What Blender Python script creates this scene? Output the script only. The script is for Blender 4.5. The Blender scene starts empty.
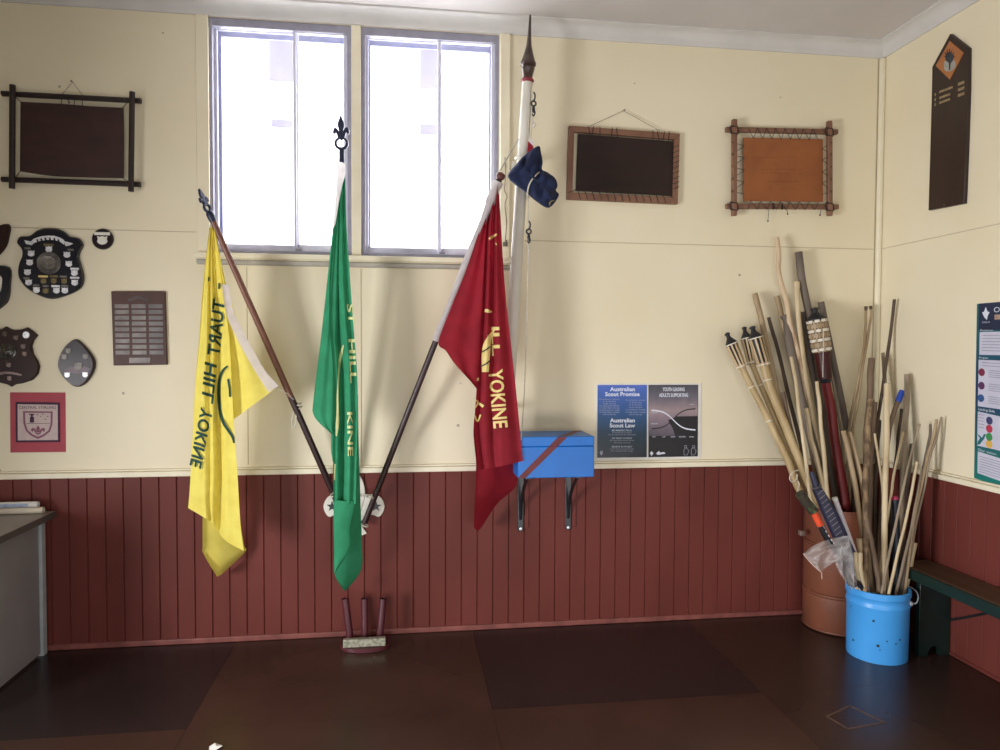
import bpy, bmesh, math, random
from mathutils import Vector, Matrix, noise
random.seed(11)
sc = bpy.context.scene
COL = sc.collection
PI = math.pi

# ------------------------------------------------------------------ camera
PITCH, YAW, ROLL, FPX = -0.033255, 0.134080, 0.0042515, 710.12
CAM = Vector((-2.7276, -3.8072, 1.5124))
def cam_axes():
    c, s = math.cos, math.sin
    f = Vector((s(YAW)*c(PITCH), c(YAW)*c(PITCH), s(PITCH)))
    r = Vector((c(YAW), -s(YAW), 0)); u = r.cross(f)
    return f, c(ROLL)*r + s(ROLL)*u, -s(ROLL)*r + c(ROLL)*u
FW, RT, UP = cam_axes()
cd = bpy.data.cameras.new('camera'); cam = bpy.data.objects.new('camera', cd); COL.objects.link(cam)
cd.sensor_width = 36; cd.lens = FPX/1000*36; cd.clip_start = .05
m3 = Matrix((RT, UP, -FW)).transposed()
cam.matrix_world = Matrix.Translation(CAM) @ m3.to_4x4()
sc.camera = cam
def ray(px, py): return FW + RT*((px-500)/FPX) - UP*((py-375)/FPX)
def at(px, py, Y=0.0): d = ray(px, py); return CAM + d*((Y-CAM.y)/d.y)
def atX(px, py, X=0.0): d = ray(px, py); return CAM + d*((X-CAM.x)/d.x)
def atZ(px, py, Z=0.0): d = ray(px, py); return CAM + d*((Z-CAM.z)/d.z)

# ------------------------------------------------------------------ materials
def lin(c):
    if isinstance(c, str):
        c = c.lstrip('#'); c = [int(c[i:i+2], 16) for i in (0, 2, 4)]
    return tuple(((v/255/12.92) if v/255 <= .04045 else ((v/255+.055)/1.055)**2.4) for v in c) + (1,)
MATS = {}
def mat(name, col, rough=.6, col2=None, scale=6, stretch=(1,1,1), detail=4, bump=0, metal=0, transl=0, spec=.5, lo=.35, hi=.65, wave=None, alpha=1, coat=0):
    if name in MATS: return MATS[name]
    m = bpy.data.materials.new(name); m.use_nodes = True; MATS[name] = m
    nt = m.node_tree; N = nt.nodes; L = nt.links
    b = N['Principled BSDF']; out = N['Material Output']
    b.inputs['Roughness'].default_value = rough; b.inputs['Metallic'].default_value = metal
    b.inputs['Specular IOR Level'].default_value = spec
    b.inputs['Base Color'].default_value = lin(col)
    if coat: b.inputs['Coat Weight'].default_value = coat; b.inputs['Coat Roughness'].default_value = .15
    colsock = None
    if col2 or bump:
        tc = N.new('ShaderNodeTexCoord'); mp = N.new('ShaderNodeMapping'); mp.inputs['Scale'].default_value = stretch
        L.new(tc.outputs['Object'], mp.inputs['Vector'])
        nz = N.new('ShaderNodeTexNoise'); nz.inputs['Scale'].default_value = scale; nz.inputs['Detail'].default_value = detail
        L.new(mp.outputs[0], nz.inputs['Vector'])
        if col2:
            rp = N.new('ShaderNodeValToRGB'); rp.color_ramp.elements[0].position = lo; rp.color_ramp.elements[1].position = hi
            rp.color_ramp.elements[0].color = lin(col); rp.color_ramp.elements[1].color = lin(col2)
            L.new(nz.outputs['Fac'], rp.inputs[0]); L.new(rp.outputs[0], b.inputs['Base Color']); colsock = rp.outputs[0]
        if bump:
            bp = N.new('ShaderNodeBump'); bp.inputs['Strength'].default_value = bump; bp.inputs['Distance'].default_value = .01
            L.new(nz.outputs['Fac'], bp.inputs['Height']); L.new(bp.outputs[0], b.inputs['Normal'])
    if transl:
        t = N.new('ShaderNodeBsdfTranslucent'); t.inputs['Color'].default_value = lin(col)
        if colsock: L.new(colsock, t.inputs['Color'])
        mx = N.new('ShaderNodeMixShader'); mx.inputs[0].default_value = transl
        L.new(b.outputs[0], mx.inputs[1]); L.new(t.outputs[0], mx.inputs[2]); L.new(mx.outputs[0], out.inputs[0])
    if alpha < 1:
        t = N.new('ShaderNodeBsdfTransparent'); mx = N.new('ShaderNodeMixShader'); mx.inputs[0].default_value = alpha
        L.new(t.outputs[0], mx.inputs[1]); L.new(b.outputs[0], mx.inputs[2]); L.new(mx.outputs[0], out.inputs[0])
    return m

def wall_mat(name, col, stain):
    """painted board: soft mottling plus a sprinkle of small nail marks and scuffs"""
    m = mat(name, col, .55, stain, 1.6, (1,1,1), 3, .03, lo=.3, hi=.75)
    nt = m.node_tree; N = nt.nodes; L = nt.links; b = N['Principled BSDF']
    tc = N.new('ShaderNodeTexCoord'); vo = N.new('ShaderNodeTexVoronoi'); vo.inputs['Scale'].default_value = 4.2
    L.new(tc.outputs['Object'], vo.inputs['Vector'])
    lt = N.new('ShaderNodeMath'); lt.operation = 'LESS_THAN'; lt.inputs[1].default_value = .035
    L.new(vo.outputs['Distance'], lt.inputs[0])
    mx = N.new('ShaderNodeMixRGB'); mx.inputs[2].default_value = lin('#7a6c55')
    src = b.inputs['Base Color'].links[0].from_socket
    ml = N.new('ShaderNodeMath'); ml.operation = 'MULTIPLY'; ml.inputs[1].default_value = .6
    L.new(lt.outputs[0], ml.inputs[0]); L.new(ml.outputs[0], mx.inputs[0]); L.new(src, mx.inputs[1]); L.new(mx.outputs[0], b.inputs['Base Color'])
    return m
M_WALL = wall_mat('cream_paint', '#ece2c5', '#e6dab9')
M_RAIL = mat('cream_gloss', '#efe7cc', .4, '#e8dec0', 8)
M_RED = mat('maroon_paint', '#713730', .5, '#633029', 3, (1,1,.4), 4, .05, spec=.2)
M_REDB = mat('maroon_skirting', '#8d5148', .45, '#74403a', 14)
M_CEIL = mat('ceiling_paint', '#cfcac6', .8, '#c8c3bf', 2)
M_CORN = mat('cornice_paint', '#d6d3ce', .6, '#cfccc7', 5)
M_ALU = mat('aluminium', '#dcdbe6', .4, '#cfcedc', 20, (1,1,.2))
M_DALU = mat('dark_aluminium', '#9c9aa8', .4, '#908e9c', 20)
M_SCREEN = mat('grey_screen_frame', '#8a8dae', .5, '#8083a4', 20)
M_BLACK = mat('black_metal', '#131417', .35, '#1c1d21', 20, coat=.3)
M_BLACKP = mat('black_plastic', '#16171b', .5, '#202126', 30)
M_DARKW = mat('dark_wood', '#2c1913', .35, '#3b241b', 9, (1,1,.15), 5, .05)
M_DARKW2 = mat('dark_stained_board', '#1f1210', .3, '#2e1b17', 7, (.3,1,2), 5, .03)
M_BROWNB = mat('brown_leather_board', '#301a16', .6, '#3f231c', 6, (1,1,3), 5, .05)
M_MIDW = mat('mid_wood', '#775340', .5, '#86604a', 10, (1,1,1), 4, .06)
M_LEATHER = mat('tan_leather', '#8a4f28', .5, '#99592f', 7, bump=.08)
M_RODDK = mat('dark_rod', '#241a1a', .45, '#30211e', 25, bump=.1)
M_CORD = mat('dark_cord', '#231a16', .8, '#30241d', 60)
M_WCORD = mat('white_cord', '#d8d2c2', .8, '#c6bfae', 80)
M_NAIL = mat('steel_nail', '#5d5648', .4, '#766c5a', 30, metal=.6)
M_SILVER = mat('silver', '#f2f2f2', .35, '#cfcfd2', 60, metal=.35)
M_SILVERD = mat('tarnished_silver', '#7f7a72', .4, '#5f5a54', 60, metal=.5)
M_BRASS = mat('dull_brass', '#8a7a52', .35, '#6d5f40', 60, metal=.5)
M_NAVYSH = mat('black_lacquer', '#10121d', .22, '#171a28', 8, coat=.4)
M_BROWNSH = mat('brown_lacquer', '#2a1813', .45, '#341f18', 8, spec=.25)
M_PURPSH = mat('purple_brown_lacquer', '#23161a', .3, '#2e1e22', 8, coat=.1, spec=.3)
M_WHITE = mat('white_paint', '#e9e5d8', .45, '#ddd8c9', 10)
M_MAST = mat('mast_paint', '#ddd9cc', .4, '#cfcabb', 9, (1,1,.3))
M_REDP = mat('red_paint', '#8e2430', .4, '#7d1d2a', 20)
M_BLUE = mat('blue_enamel', '#1a70c4', .4, '#1868ba', 6, (1,1,1), 4, .02)
M_STRIPE = mat('maroon_stripe', '#5f1f22', .5, '#6b2628', 25)
M_YEL = mat('yellow_cloth', '#f8ea72', .85, '#efde64', 14, transl=.22, bump=.05)
M_GRN = mat('green_cloth', '#33986b', .85, '#2b8b60', 14, transl=.18, bump=.05)
M_RDC = mat('red_cloth', '#a01c2d', .8, '#921829', 14, transl=.38, bump=.05)
M_WCL = mat('white_canvas', '#ece5e3', .85, '#e0d8d5', 25, transl=.42, bump=.05)
M_NAVY = mat('navy_cloth', '#1b2749', .9, '#141d3a', 22, bump=.15)
M_DKGREEN = mat('dark_green_print', '#123f37', .8, '#17493f', 30)
M_CREAMPR = mat('cream_print', '#e6d08a', .8, '#dcc47a', 30)
M_PALEPR = mat('pale_green_print', '#d9dd9f', .8, '#c4cc8c', 30)
M_POLEBR = mat('brown_pole', '#6d4130', .4, '#7d4d38', 12, (1,1,.1))
M_POLEDK = mat('dark_pole', '#2a1716', .4, '#351d1b', 12, (1,1,.1))
M_POLEGR = mat('grey_green_pole', '#3a2a26', .4, '#2f211e', 12)
M_FIN = mat('blue_black_iron', '#23263a', .4, '#2e3146', 30, metal=.4)
M_FINW = mat('turned_dark_wood', '#3d2a22', .3, '#4a352b', 14, (1,1,.1), coat=.4)
M_TUBE = mat('maroon_tube', '#54232a', .4, '#4a1d24', 12)
M_STONE = mat('speckled_grey', '#a9a792', .7, '#7f7d6a', 55, lo=.4, hi=.6, bump=.2)
M_DRUM = mat('terracotta_drum', '#7e4a34', .5, '#69402f', 4, (1,1,.6), 5, .03)
M_BUCK = mat('sky_blue_enamel', '#4aa3ea', .35, '#4299e0', 5, bump=.02)
M_DKIN = mat('dark_inside', '#2b2a2a', .7, '#222121', 8)
M_BENCHT = mat('worn_brown_board', '#604a39', .5, '#44331f', 5, (3,.4,1), 5, .05)
M_BENCHG = mat('dark_green_paint', '#0b1d1a', .4, '#10241f', 8)
M_BENCHE = mat('worn_edge', '#0f2822', .5, '#4c4c3a', 14, lo=.6, hi=.75)
M_DESKT = mat('grey_laminate', '#948d86', .4, '#a19a94', 3, (.5,3,1))
M_DESKP = mat('grey_panel', '#827e7e', .55, '#8a8686', 4)
M_DESKE = mat('dark_edging', '#57504d', .5, '#4d4744', 12)
M_STEEL = mat('brushed_steel', '#a9b0b0', .45, '#9aa2a4', 12)
M_PAPER = mat('white_paper', '#e4e1da', .7, '#d8d4cb', 12)
M_PAPERC = mat('cream_paper', '#e0d6c0', .7, '#d4c9b2', 12)
M_PRINTB = mat('blue_print', '#8fa0c0', .7, '#b9c2d4', 40)
M_PINK = mat('pink_card', '#b04a55', .7, '#a8434f', 10)
M_BADGEW = mat('pale_badge', '#cdb9b4', .8, '#c4afab', 30)
M_BADGED = mat('plum_thread', '#40223a', .8, '#4a2a44', 50)
M_BADGEM = mat('mauve_thread', '#7c4a5e', .8, '#8a586a', 50)
M_BAG = mat('clear_plastic', '#d9d5d2', .25, '#c9c5c2', 8, alpha=.4, spec=.8, bump=.3)
M_GLASS = mat('window_glass', '#eef2ff', .05, '#e6ebff', 2, alpha=.06, spec=.6)
M_CAMO = mat('camouflage_tape', '#352c20', .7, '#4a6a3a', 30, lo=.52, hi=.6)
M_ORANGE = mat('orange_tape', '#e8542c', .6, '#da4a26', 20)
M_BATN = mat('navy_grip', '#23263f', .5, '#2b2f4a', 20)
M_BATL = mat('blue_grey_face', '#3f4358', .5, '#474b60', 20)
M_BATS = mat('pale_stripe', '#a39aa2', .6, '#8f878f', 30)
M_TUBEW = mat('white_plastic', '#d3ccd0', .35, '#c8c1c5', 10)
M_BLUETIP = mat('blue_tape', '#2747a6', .5, '#2f52b5', 20)
M_PINKTIP = mat('pink_rubber', '#c23c66', .5, '#b4335b', 20)
M_NAVYPOLE = mat('navy_sleeve', '#1c2a38', .45, '#172230', 20)
M_REDBAM = mat('red_bamboo', '#6b1f1f', .5, '#531618', 10, (1,1,.3), spec=.3)
M_CANE = mat('pale_cane', '#cdb691', .5, '#b89c72', 20, (1,1,.15))
M_BAMBOO = mat('bamboo', '#bda67a', .4, '#a58d62', 14, (1,1,.2))
M_TWINE = mat('pale_twine', '#e3dccb', .7, '#d6cfbe', 60)
W = {
 'pale':  mat('stripped_pale_wood', '#d2c09c', .55, '#b8a37d', 14, (1,1,.15), 5, .1),
 'tan':   mat('tan_wood', '#b09a78', .55, '#917a5a', 14, (1,1,.15), 5, .1),
 'brown': mat('brown_bark', '#7a6550', .65, '#5f4d3c', 14, (1,1,.2), 5, .15),
 'grey':  mat('grey_bark', '#74685b', .7, '#5c5147', 16, (1,1,.2), 5, .2),
 'dark':  mat('dark_bark', '#594839', .7, '#46382c', 16, (1,1,.2), 5, .2),
 'spot':  mat('mottled_bark', '#5f4b37', .7, '#9a8160', 26, (1,1,.5), 5, .25, lo=.45, hi=.62),
 'knot':  mat('pink_tan_bark', '#ccb493', .6, '#8a6248', 16, (1,1,.25), 5, .15, lo=.55, hi=.7),
 'weath': mat('weathered_cane', '#a09079', .7, '#80725e', 20, (1,1,.12), 5, .1),
}
M_CUT = mat('cut_end', '#d8c7a4', .7, '#c5b28c', 30)
M_P_BLUE = mat('poster_blue', '#2f5ea8', .35, '#2f5ea8')
M_P_WHITE = mat('print_white', '#dfe4ee', .5, '#d6dbe6', 30)
M_P_GREY = mat('print_grey', '#b5b7c4', .5, '#aaacba', 30)
M_P_BLACK = mat('print_black', '#1a1a1e', .4, '#202025', 30)
M_P_TEAL = mat('print_teal', '#1c6d72', .4, '#185f66', 10)
M_P_NAVY = mat('print_navy', '#17233f', .4, '#1c2a4a', 10)
M_P_LIL = mat('print_lilac_grey', '#c9c9d8', .5, '#c0c0d0', 10)
def grad_mat(name, stops, axis='Z', z0=0, z1=1, rough=.3):
    m = bpy.data.materials.new(name); m.use_nodes = True; nt = m.node_tree; N = nt.nodes; L = nt.links
    b = N['Principled BSDF']; b.inputs['Roughness'].default_value = rough
    tc = N.new('ShaderNodeTexCoord'); sp = N.new('ShaderNodeSeparateXYZ'); L.new(tc.outputs['Object'], sp.inputs[0])
    mr = N.new('ShaderNodeMapRange'); mr.inputs[1].default_value = z0; mr.inputs[2].default_value = z1
    L.new(sp.outputs[axis], mr.inputs[0])
    nz = N.new('ShaderNodeTexNoise'); nz.inputs['Scale'].default_value = 18; L.new(tc.outputs['Object'], nz.inputs['Vector'])
    ad = N.new('ShaderNodeMath'); ad.operation = 'MULTIPLY_ADD'; ad.inputs[1].default_value = .18; ad.inputs[2].default_value = -.09
    L.new(nz.outputs['Fac'], ad.inputs[0])
    a2 = N.new('ShaderNodeMath'); a2.operation = 'ADD'; L.new(mr.outputs[0], a2.inputs[0]); L.new(ad.outputs[0], a2.inputs[1])
    rp = N.new('ShaderNodeValToRGB'); L.new(a2.outputs[0], rp.inputs[0]); L.new(rp.outputs[0], b.inputs['Base Color'])
    while len(rp.color_ramp.elements) < len(stops): rp.color_ramp.elements.new(.5)
    for e, (p, c) in zip(rp.color_ramp.elements, stops): e.position = p; e.color = lin(c)
    return m

# ------------------------------------------------------------------ mesh helpers
def wloc(o):
    v = Vector((0,0,0))
    while o: v += o.location; o = o.parent
    return v
class MB:
    def __init__(s): s.v = []; s.f = []; s.mi = []; s.cur = 0
    def quadbox(s, x0, x1, y0, y1, z0, z1):
        n = len(s.v); s.v += [Vector(p) for p in ((x0,y0,z0),(x1,y0,z0),(x1,y1,z0),(x0,y1,z0),(x0,y0,z1),(x1,y0,z1),(x1,y1,z1),(x0,y1,z1))]
        s.face(*[[n+i for i in q] for q in ((0,3,2,1),(4,5,6,7),(0,1,5,4),(1,2,6,5),(2,3,7,6),(3,0,4,7))]); return s
    def face(s, *fs):
        for f in fs: s.f.append(tuple(f)); s.mi.append(s.cur)
    def tube(s, pts, r, n=10, cap=True, flat=1.0):
        pts = [Vector(p) for p in pts]; k = len(pts)
        rs = r if isinstance(r, (list, tuple)) else [r]*k
        t0 = (pts[1]-pts[0]).normalized(); a = Vector((0,0,1)) if abs(t0.z) < .9 else Vector((1,0,0))
        nrm = (a - t0*a.dot(t0)).normalized(); base = len(s.v)
        for i in range(k):
            t = ((pts[min(i+1,k-1)]-pts[max(i-1,0)])).normalized()
            nrm = (nrm - t*nrm.dot(t)).normalized(); b = t.cross(nrm)
            for j in range(n):
                an = 2*PI*j/n; s.v.append(pts[i] + (nrm*math.cos(an) + b*math.sin(an)*flat)*rs[i])
        for i in range(k-1):
            for j in range(n):
                a0 = base+i*n+j; a1 = base+i*n+(j+1)%n; s.face((a0, a1, a1+n, a0+n))
        if cap:
            s.face(tuple(base+j for j in reversed(range(n)))); s.face(tuple(base+(k-1)*n+j for j in range(n)))
        return s
    def bar(s, p, q, w, d, up=None):
        """square bar from p to q, w across and d deep"""
        p, q = Vector(p), Vector(q); t = (q-p).normalized(); yv = Vector((0,1,0)) if up is None else Vector(up)
        yv = (yv - t*yv.dot(t)).normalized(); xv = t.cross(yv); n = len(s.v)
        for c in (p, q):
            for sx, sy in ((-1,-1),(1,-1),(1,1),(-1,1)): s.v.append(c + xv*sx*w/2 + yv*sy*d/2)
        s.face(*[[n+i for i in f] for f in ((0,3,2,1),(4,5,6,7),(0,1,5,4),(1,2,6,5),(2,3,7,6),(3,0,4,7))]); return s
    def lathe(s, prof, c, n=40, axis=None):
        """prof: list of (r,z)"""
        c = Vector(c); base = len(s.v)
        if axis is None: ex, ey, ez = Vector((1,0,0)), Vector((0,1,0)), Vector((0,0,1))
        else:
            ez = Vector(axis).normalized(); a = Vector((0,1,0)) if abs(ez.y) < .9 else Vector((1,0,0))
            ex = a.cross(ez).normalized(); ey = ez.cross(ex)
        for r, z in prof:
            for j in range(n):
                an = 2*PI*j/n; s.v.append(c + ex*r*math.cos(an) + ey*r*math.sin(an) + ez*z)
        for i in range(len(prof)-1):
            for j in range(n):
                a0 = base+i*n+j; a1 = base+i*n+(j+1)%n; s.face((a0, a1, a1+n, a0+n))
        if prof[0][0] > 1e-6: s.face(tuple(base+j for j in reversed(range(n))))
        k = len(prof)-1
        if prof[k][0] > 1e-6: s.face(tuple(base+k*n+j for j in range(n)))
        return s
    def ring(s, c, R, r, axis, n=28, m=8, flat=1.0):
        ez = Vector(axis).normalized(); a = Vector((0,1,0)) if abs(ez.y) < .9 else Vector((1,0,0))
        ex = a.cross(ez).normalized(); ey = ez.cross(ex); base = len(s.v); c = Vector(c)
        for i in range(n):
            an = 2*PI*i/n; d = ex*math.cos(an) + ey*math.sin(an)
            for j in range(m):
                b = 2*PI*j/m; s.v.append(c + d*(R + r*math.cos(b)) + ez*r*flat*math.sin(b))
        for i in range(n):
            for j in range(m):
                s.face((base+i*m+j, base+((i+1)%n)*m+j, base+((i+1)%n)*m+(j+1)%m, base+i*m+(j+1)%m))
        return s
    def poly(s, front, back):
        """prism between two matching outlines (front face, back face, rim)"""
        n = len(s.v); k = len(front); s.v += [Vector(p) for p in front] + [Vector(p) for p in back]
        s.face(tuple(range(n, n+k)), tuple(range(n+2*k-1, n+k-1, -1)))
        for i in range(k): s.face((n+i, n+k+i, n+k+(i+1)%k, n+(i+1)%k))
        return s
    def build(s, name, mats, parent=None, smooth=35, bevel=0, origin=None, sub=0):
        me = bpy.data.meshes.new(name); mats = mats if isinstance(mats, (list, tuple)) else [mats]
        if parent: o0 = wloc(parent)
        elif origin is not None: o0 = Vector(origin)
        else:
            xs = [v.x for v in s.v]; ys = [v.y for v in s.v]; zs = [v.z for v in s.v]
            o0 = Vector(((min(xs)+max(xs))/2, (min(ys)+max(ys))/2, min(zs)))
        me.from_pydata([tuple(v-o0) for v in s.v], [], s.f)
        for m in mats: me.materials.append(m)
        me.polygons.foreach_set('material_index', s.mi)
        bm = bmesh.new(); bm.from_mesh(me); bmesh.ops.recalc_face_normals(bm, faces=bm.faces); bm.to_mesh(me); bm.free()
        if smooth:
            me.polygons.foreach_set('use_smooth', [True]*len(me.polygons)); me.set_sharp_from_angle(angle=math.radians(smooth))
        o = bpy.data.objects.new(name, me); COL.objects.link(o)
        if parent: o.parent = parent
        else: o.location = o0
        if bevel:
            b = o.modifiers.new('bevel', 'BEVEL'); b.width = bevel; b.segments = 2; b.limit_method = 'ANGLE'; b.angle_limit = math.radians(40)
        if sub:
            b = o.modifiers.new('sub', 'SUBSURF'); b.levels = sub; b.render_levels = sub
        return o
def tag(o, label=None, cat=None, group=None, kind=None):
    if label: o['label'] = label
    if cat: o['category'] = cat
    if group: o['group'] = group
    if kind: o['kind'] = kind
    return o
def thing(name, loc, label, cat, group=None):
    o = bpy.data.objects.new(name, None); o.empty_display_size = .1; COL.objects.link(o); o.location = Vector(loc)
    return tag(o, label, cat, group)
def struct(o): o['kind'] = 'structure'; return o
def lab(o, t): o['label'] = t; return o
def box(x0, x1, y0, y1, z0, z1): return MB().quadbox(x0, x1, y0, y1, z0, z1)
def cr(p0, p1, p2, p3, t):
    return .5*((2*p1) + (p2-p0)*t + (2*p0-5*p1+4*p2-p3)*t*t + (3*p1-p0-3*p2+p3)*t*t*t)
def spline(pts, n):
    """n points along a Catmull-Rom through pts"""
    pts = [Vector(p) for p in pts]
    if len(pts) == 2: return [pts[0].lerp(pts[1], i/(n-1)) for i in range(n)]
    out = []; k = len(pts)-1
    for i in range(n):
        u = i/(n-1)*k; a = min(int(u), k-1); t = u-a
        out.append(cr(pts[max(a-1,0)], pts[a], pts[a+1], pts[min(a+2,k)], t))
    return out
def smooth_closed(pts, n=6):
    P = [Vector((*p, 0)) for p in pts]; k = len(P); out = []
    for i in range(k):
        for j in range(n):
            q = cr(P[i-1], P[i], P[(i+1)%k], P[(i+2)%k], j/n); out.append((q.x, q.y))
    return out
def slab_px(outline, y_back, th, un=at, rim=.0, mb=None):
    """flat board hung on the wall: pixel outline of its front face, back at depth y_back, thickness th"""
    mb = mb or MB()
    fr = [un(px, py, y_back-th*(.65 if rim else 1)) for px, py in outline]
    th2 = th + (.0015 if y_back == 0 else 0); off = Vector((0, th2, 0)) if un is at else Vector((th2, 0, 0))
    if rim:
        c = sum(fr, Vector())/len(fr); ins = [p + (c-p).normalized()*rim for p in fr]
        side = fr; n = len(mb.v); k = len(fr); mb.v += [p - off*.35 for p in ins] + side + [p + off*.65 for p in fr]
        mb.face(tuple(range(n, n+k)), tuple(range(n+3*k-1, n+2*k-1, -1)))
        for r in (0, 1):
            for i in range(k): mb.face((n+r*k+i, n+(r+1)*k+i, n+(r+1)*k+(i+1)%k, n+r*k+(i+1)%k))
    else: mb.poly(fr, [p + off for p in fr])
    return mb
def rect(x0, y0, x1, y1, sl=0.0): return [(x0,y0),(x1,y0+sl*(x1-x0)),(x1,y1+sl*(x1-x0)),(x0,y1)]
def ell(cx, cy, rx, ry=None, n=24): ry = ry or rx; return [(cx+rx*math.cos(2*PI*i/n), cy+ry*math.sin(2*PI*i/n)) for i in range(n)]
def shieldlet(cx, cy, w, h):
    pts = [(-.5,-.5),(-.25,-.42),(0,-.5),(.25,-.42),(.5,-.5),(.42,-.2),(.5,.15),(.3,.4),(0,.5),(-.3,.4),(-.5,.15),(-.42,-.2)]
    return [(cx+a*w, cy+b*h) for a, b in pts]
def star(cx, cy, r, rot=-PI/2):
    return [(cx+(r if i%2 == 0 else r*.42)*math.cos(rot+i*PI/5), cy+(r if i%2 == 0 else r*.42)*math.sin(rot+i*PI/5)) for i in range(10)]

# lettering -----------------------------------------------------------
_tc = {}
def text2d(s, cuts=0, bold=0):
    """filled outline of a string: verts (x,y), faces, width, cap height 1"""
    key = (s, cuts, bold)
    if key in _tc: return _tc[key]
    cu = bpy.data.curves.new('t', 'FONT'); cu.body = s; cu.size = 1; cu.resolution_u = 3; cu.fill_mode = 'FRONT'; cu.offset = bold
    o = bpy.data.objects.new('t', cu); COL.objects.link(o)
    dg = bpy.context.evaluated_depsgraph_get(); dg.update()
    me = bpy.data.meshes.new_from_object(o.evaluated_get(dg)); bpy.data.objects.remove(o); bpy.data.curves.remove(cu)
    bm = bmesh.new(); bm.from_mesh(me); bmesh.ops.triangulate(bm, faces=bm.faces)
    if cuts:
        bmesh.ops.subdivide_edges(bm, edges=[e for e in bm.edges if e.calc_length() > .25], cuts=cuts, use_grid_fill=False) if cuts == 1 else [bmesh.ops.subdivide_edges(bm, edges=[e for e in bm.edges if e.calc_length() > l], cuts=1) and bmesh.ops.triangulate(bm, faces=bm.faces) for l in (.3, .16, .12)]
        bmesh.ops.triangulate(bm, faces=bm.faces)
    vs = [(v.co.x, v.co.y) for v in bm.verts]; bm.verts.index_update()
    fs = [tuple(v.index for v in f.verts) for f in bm.faces]; bm.free(); bpy.data.meshes.remove(me)
    x0 = min(a for a, b in vs); x1 = max(a for a, b in vs); cap = .73
    r = ([((a-x0)/(x1-x0), b/cap) for a, b in vs], fs, (x1-x0)/cap); _tc[key] = r; return r
def text_into(mb, s, fn, cuts=0, bold=0):
    """fn(u,v): u 0..1 along the line, v 0..1 up the capitals -> point"""
    vs, fs, w = text2d(s, cuts, bold); n = len(mb.v); mb.v += [Vector(fn(u, v)) for u, v in vs]
    mb.face(*[tuple(n+i for i in f) for f in fs]); return mb
def text_px(mb, s, cx, cy, h, Y, un=at, maxw=None, slope=0.0, left=False, bold=0):
    """line of print centred at pixel cx,cy with cap height h px, on the plane at depth Y"""
    w = text2d(s)[2]*h
    if maxw: w = maxw if maxw > 0 else w
    x0 = cx if left else cx-w/2
    return text_into(mb, s, lambda u, v: un(x0+u*w, cy+h/2-v*h+slope*(x0+u*w-cx), Y), 0, bold)

# ------------------------------------------------------------------ the room
XL, YR, ZC, ZK = -6.4, -7.6, 3.275, 3.2     # left wall, rear wall, ceiling, cornice underside
WX0, WX1, WZ0, WZ1 = -3.715, -2.225, 2.01, 3.199
mb = MB()
for b in ((XL-.12, WX0, 0, .12, 0, 3.4), (WX1, .12, 0, .12, 0, 3.4), (WX0, WX1, 0, .12, 0, WZ0), (WX0, WX1, 0, .02, WZ1, 3.4)): mb.quadbox(*b)
struct(mb.build('wall_back', M_WALL, smooth=0))
struct(box(0, .12, YR, 0, 0, 3.4).build('wall_right', M_WALL, smooth=0))
struct(box(XL-.12, XL, YR, 0, 0, 3.4).build('wall_left', M_WALL, smooth=0))
struct(box(XL-.12, .12, YR-.12, YR, 0, 3.4).build('wall_rear', M_WALL, smooth=0))
struct(box(XL, 0, YR, 0, ZC, 3.4).build('ceiling', M_CEIL, smooth=0))
# floor of large tempered sheets, each with its own tone
def floor_mat(name, a, b):
    return mat(name, a, .27, b, 2.2, (1,1,1), 6, .05, lo=.3, hi=.72, spec=.32)
FM = [floor_mat('floor_sheet_brown', '#3f2d25', '#50392f'), floor_mat('floor_sheet_dark', '#2a2322', '#392d2c'), floor_mat('floor_sheet_mid', '#372923', '#47342c'),
      mat('floor_joint', '#241a17', .5, '#2c211d', 20), mat('patch_edge', '#6a4f38', .5, '#57402f', 30)]
mb = MB()
xs = [XL, -4.82, -3.59, -2.36, -1.15, 0]; ys = [0, -.88, -2.2, -3.4, -4.6, -5.8, YR]
tone = {(0,0):1,(1,0):1,(2,0):0,(3,0):1,(4,0):2,(2,1):0,(1,1):0,(3,1):0,(4,1):2,(0,1):2}
g = .0007
mb.cur = 3; mb.quadbox(XL, 0, YR, 0, -.1, -.004)
for i in range(5):
    for j in range(6):
        mb.cur = tone.get((i, j), (i*2+j) % 3); dy = 0
        mb.quadbox(xs[i]+g, xs[i+1]-g, ys[j+1]+g, ys[j]-g, -.02, 0)
struct(mb.build('floor', FM, smooth=0))
pc = [atZ(827,716.5), atZ(850,706), atZ(885,722.5), atZ(848,729)]
mb = MB()
for i in range(4): mb.bar(pc[i]+Vector((0,0,.0008)), pc[(i+1)%4]+Vector((0,0,.0008)), .008, .0016, (0,0,1))
struct(mb.build('trim_20', FM[4], smooth=0))
# boarded dado with grooves between the boards
def dado(name, a, b, along_x):
    mb = MB(); p = .0858; d = .014; q = []; s = a
    while s < b - 1e-4:
        e = min(s+p, b); q += [(s, d-.007), (s+.004, d), (e-.004, d), (e-.0001, d-.007)]; s = e
    n = len(mb.v)
    for t, dd in q:
        for z in (0, .87): mb.v.append(Vector((t, -dd, z)) if along_x else Vector((-dd, t, z)))
    for i in range(len(q)-1): mb.face((n+2*i, n+2*i+2, n+2*i+3, n+2*i+1))
    return struct(mb.build(name, M_RED, smooth=0))
dado('trim_1', -4.2233-.0858*25, 0, True)
dado('trim_2', YR, -.014, False)
struct(box(XL, 0, -.024, 0, .868, .896).quadbox(XL, 0, -.012, 0, .896, .907).build('trim_3', M_RAIL, bevel=.004))
struct(box(-.024, 0, YR, -.024, .868, .896).quadbox(-.012, 0, YR, -.012, .896, .907).build('trim_4', M_RAIL, bevel=.004))
struct(box(XL, 0, -.024, 0, 0, .03).build('baseboard_back', M_REDB, bevel=.006))
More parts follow.
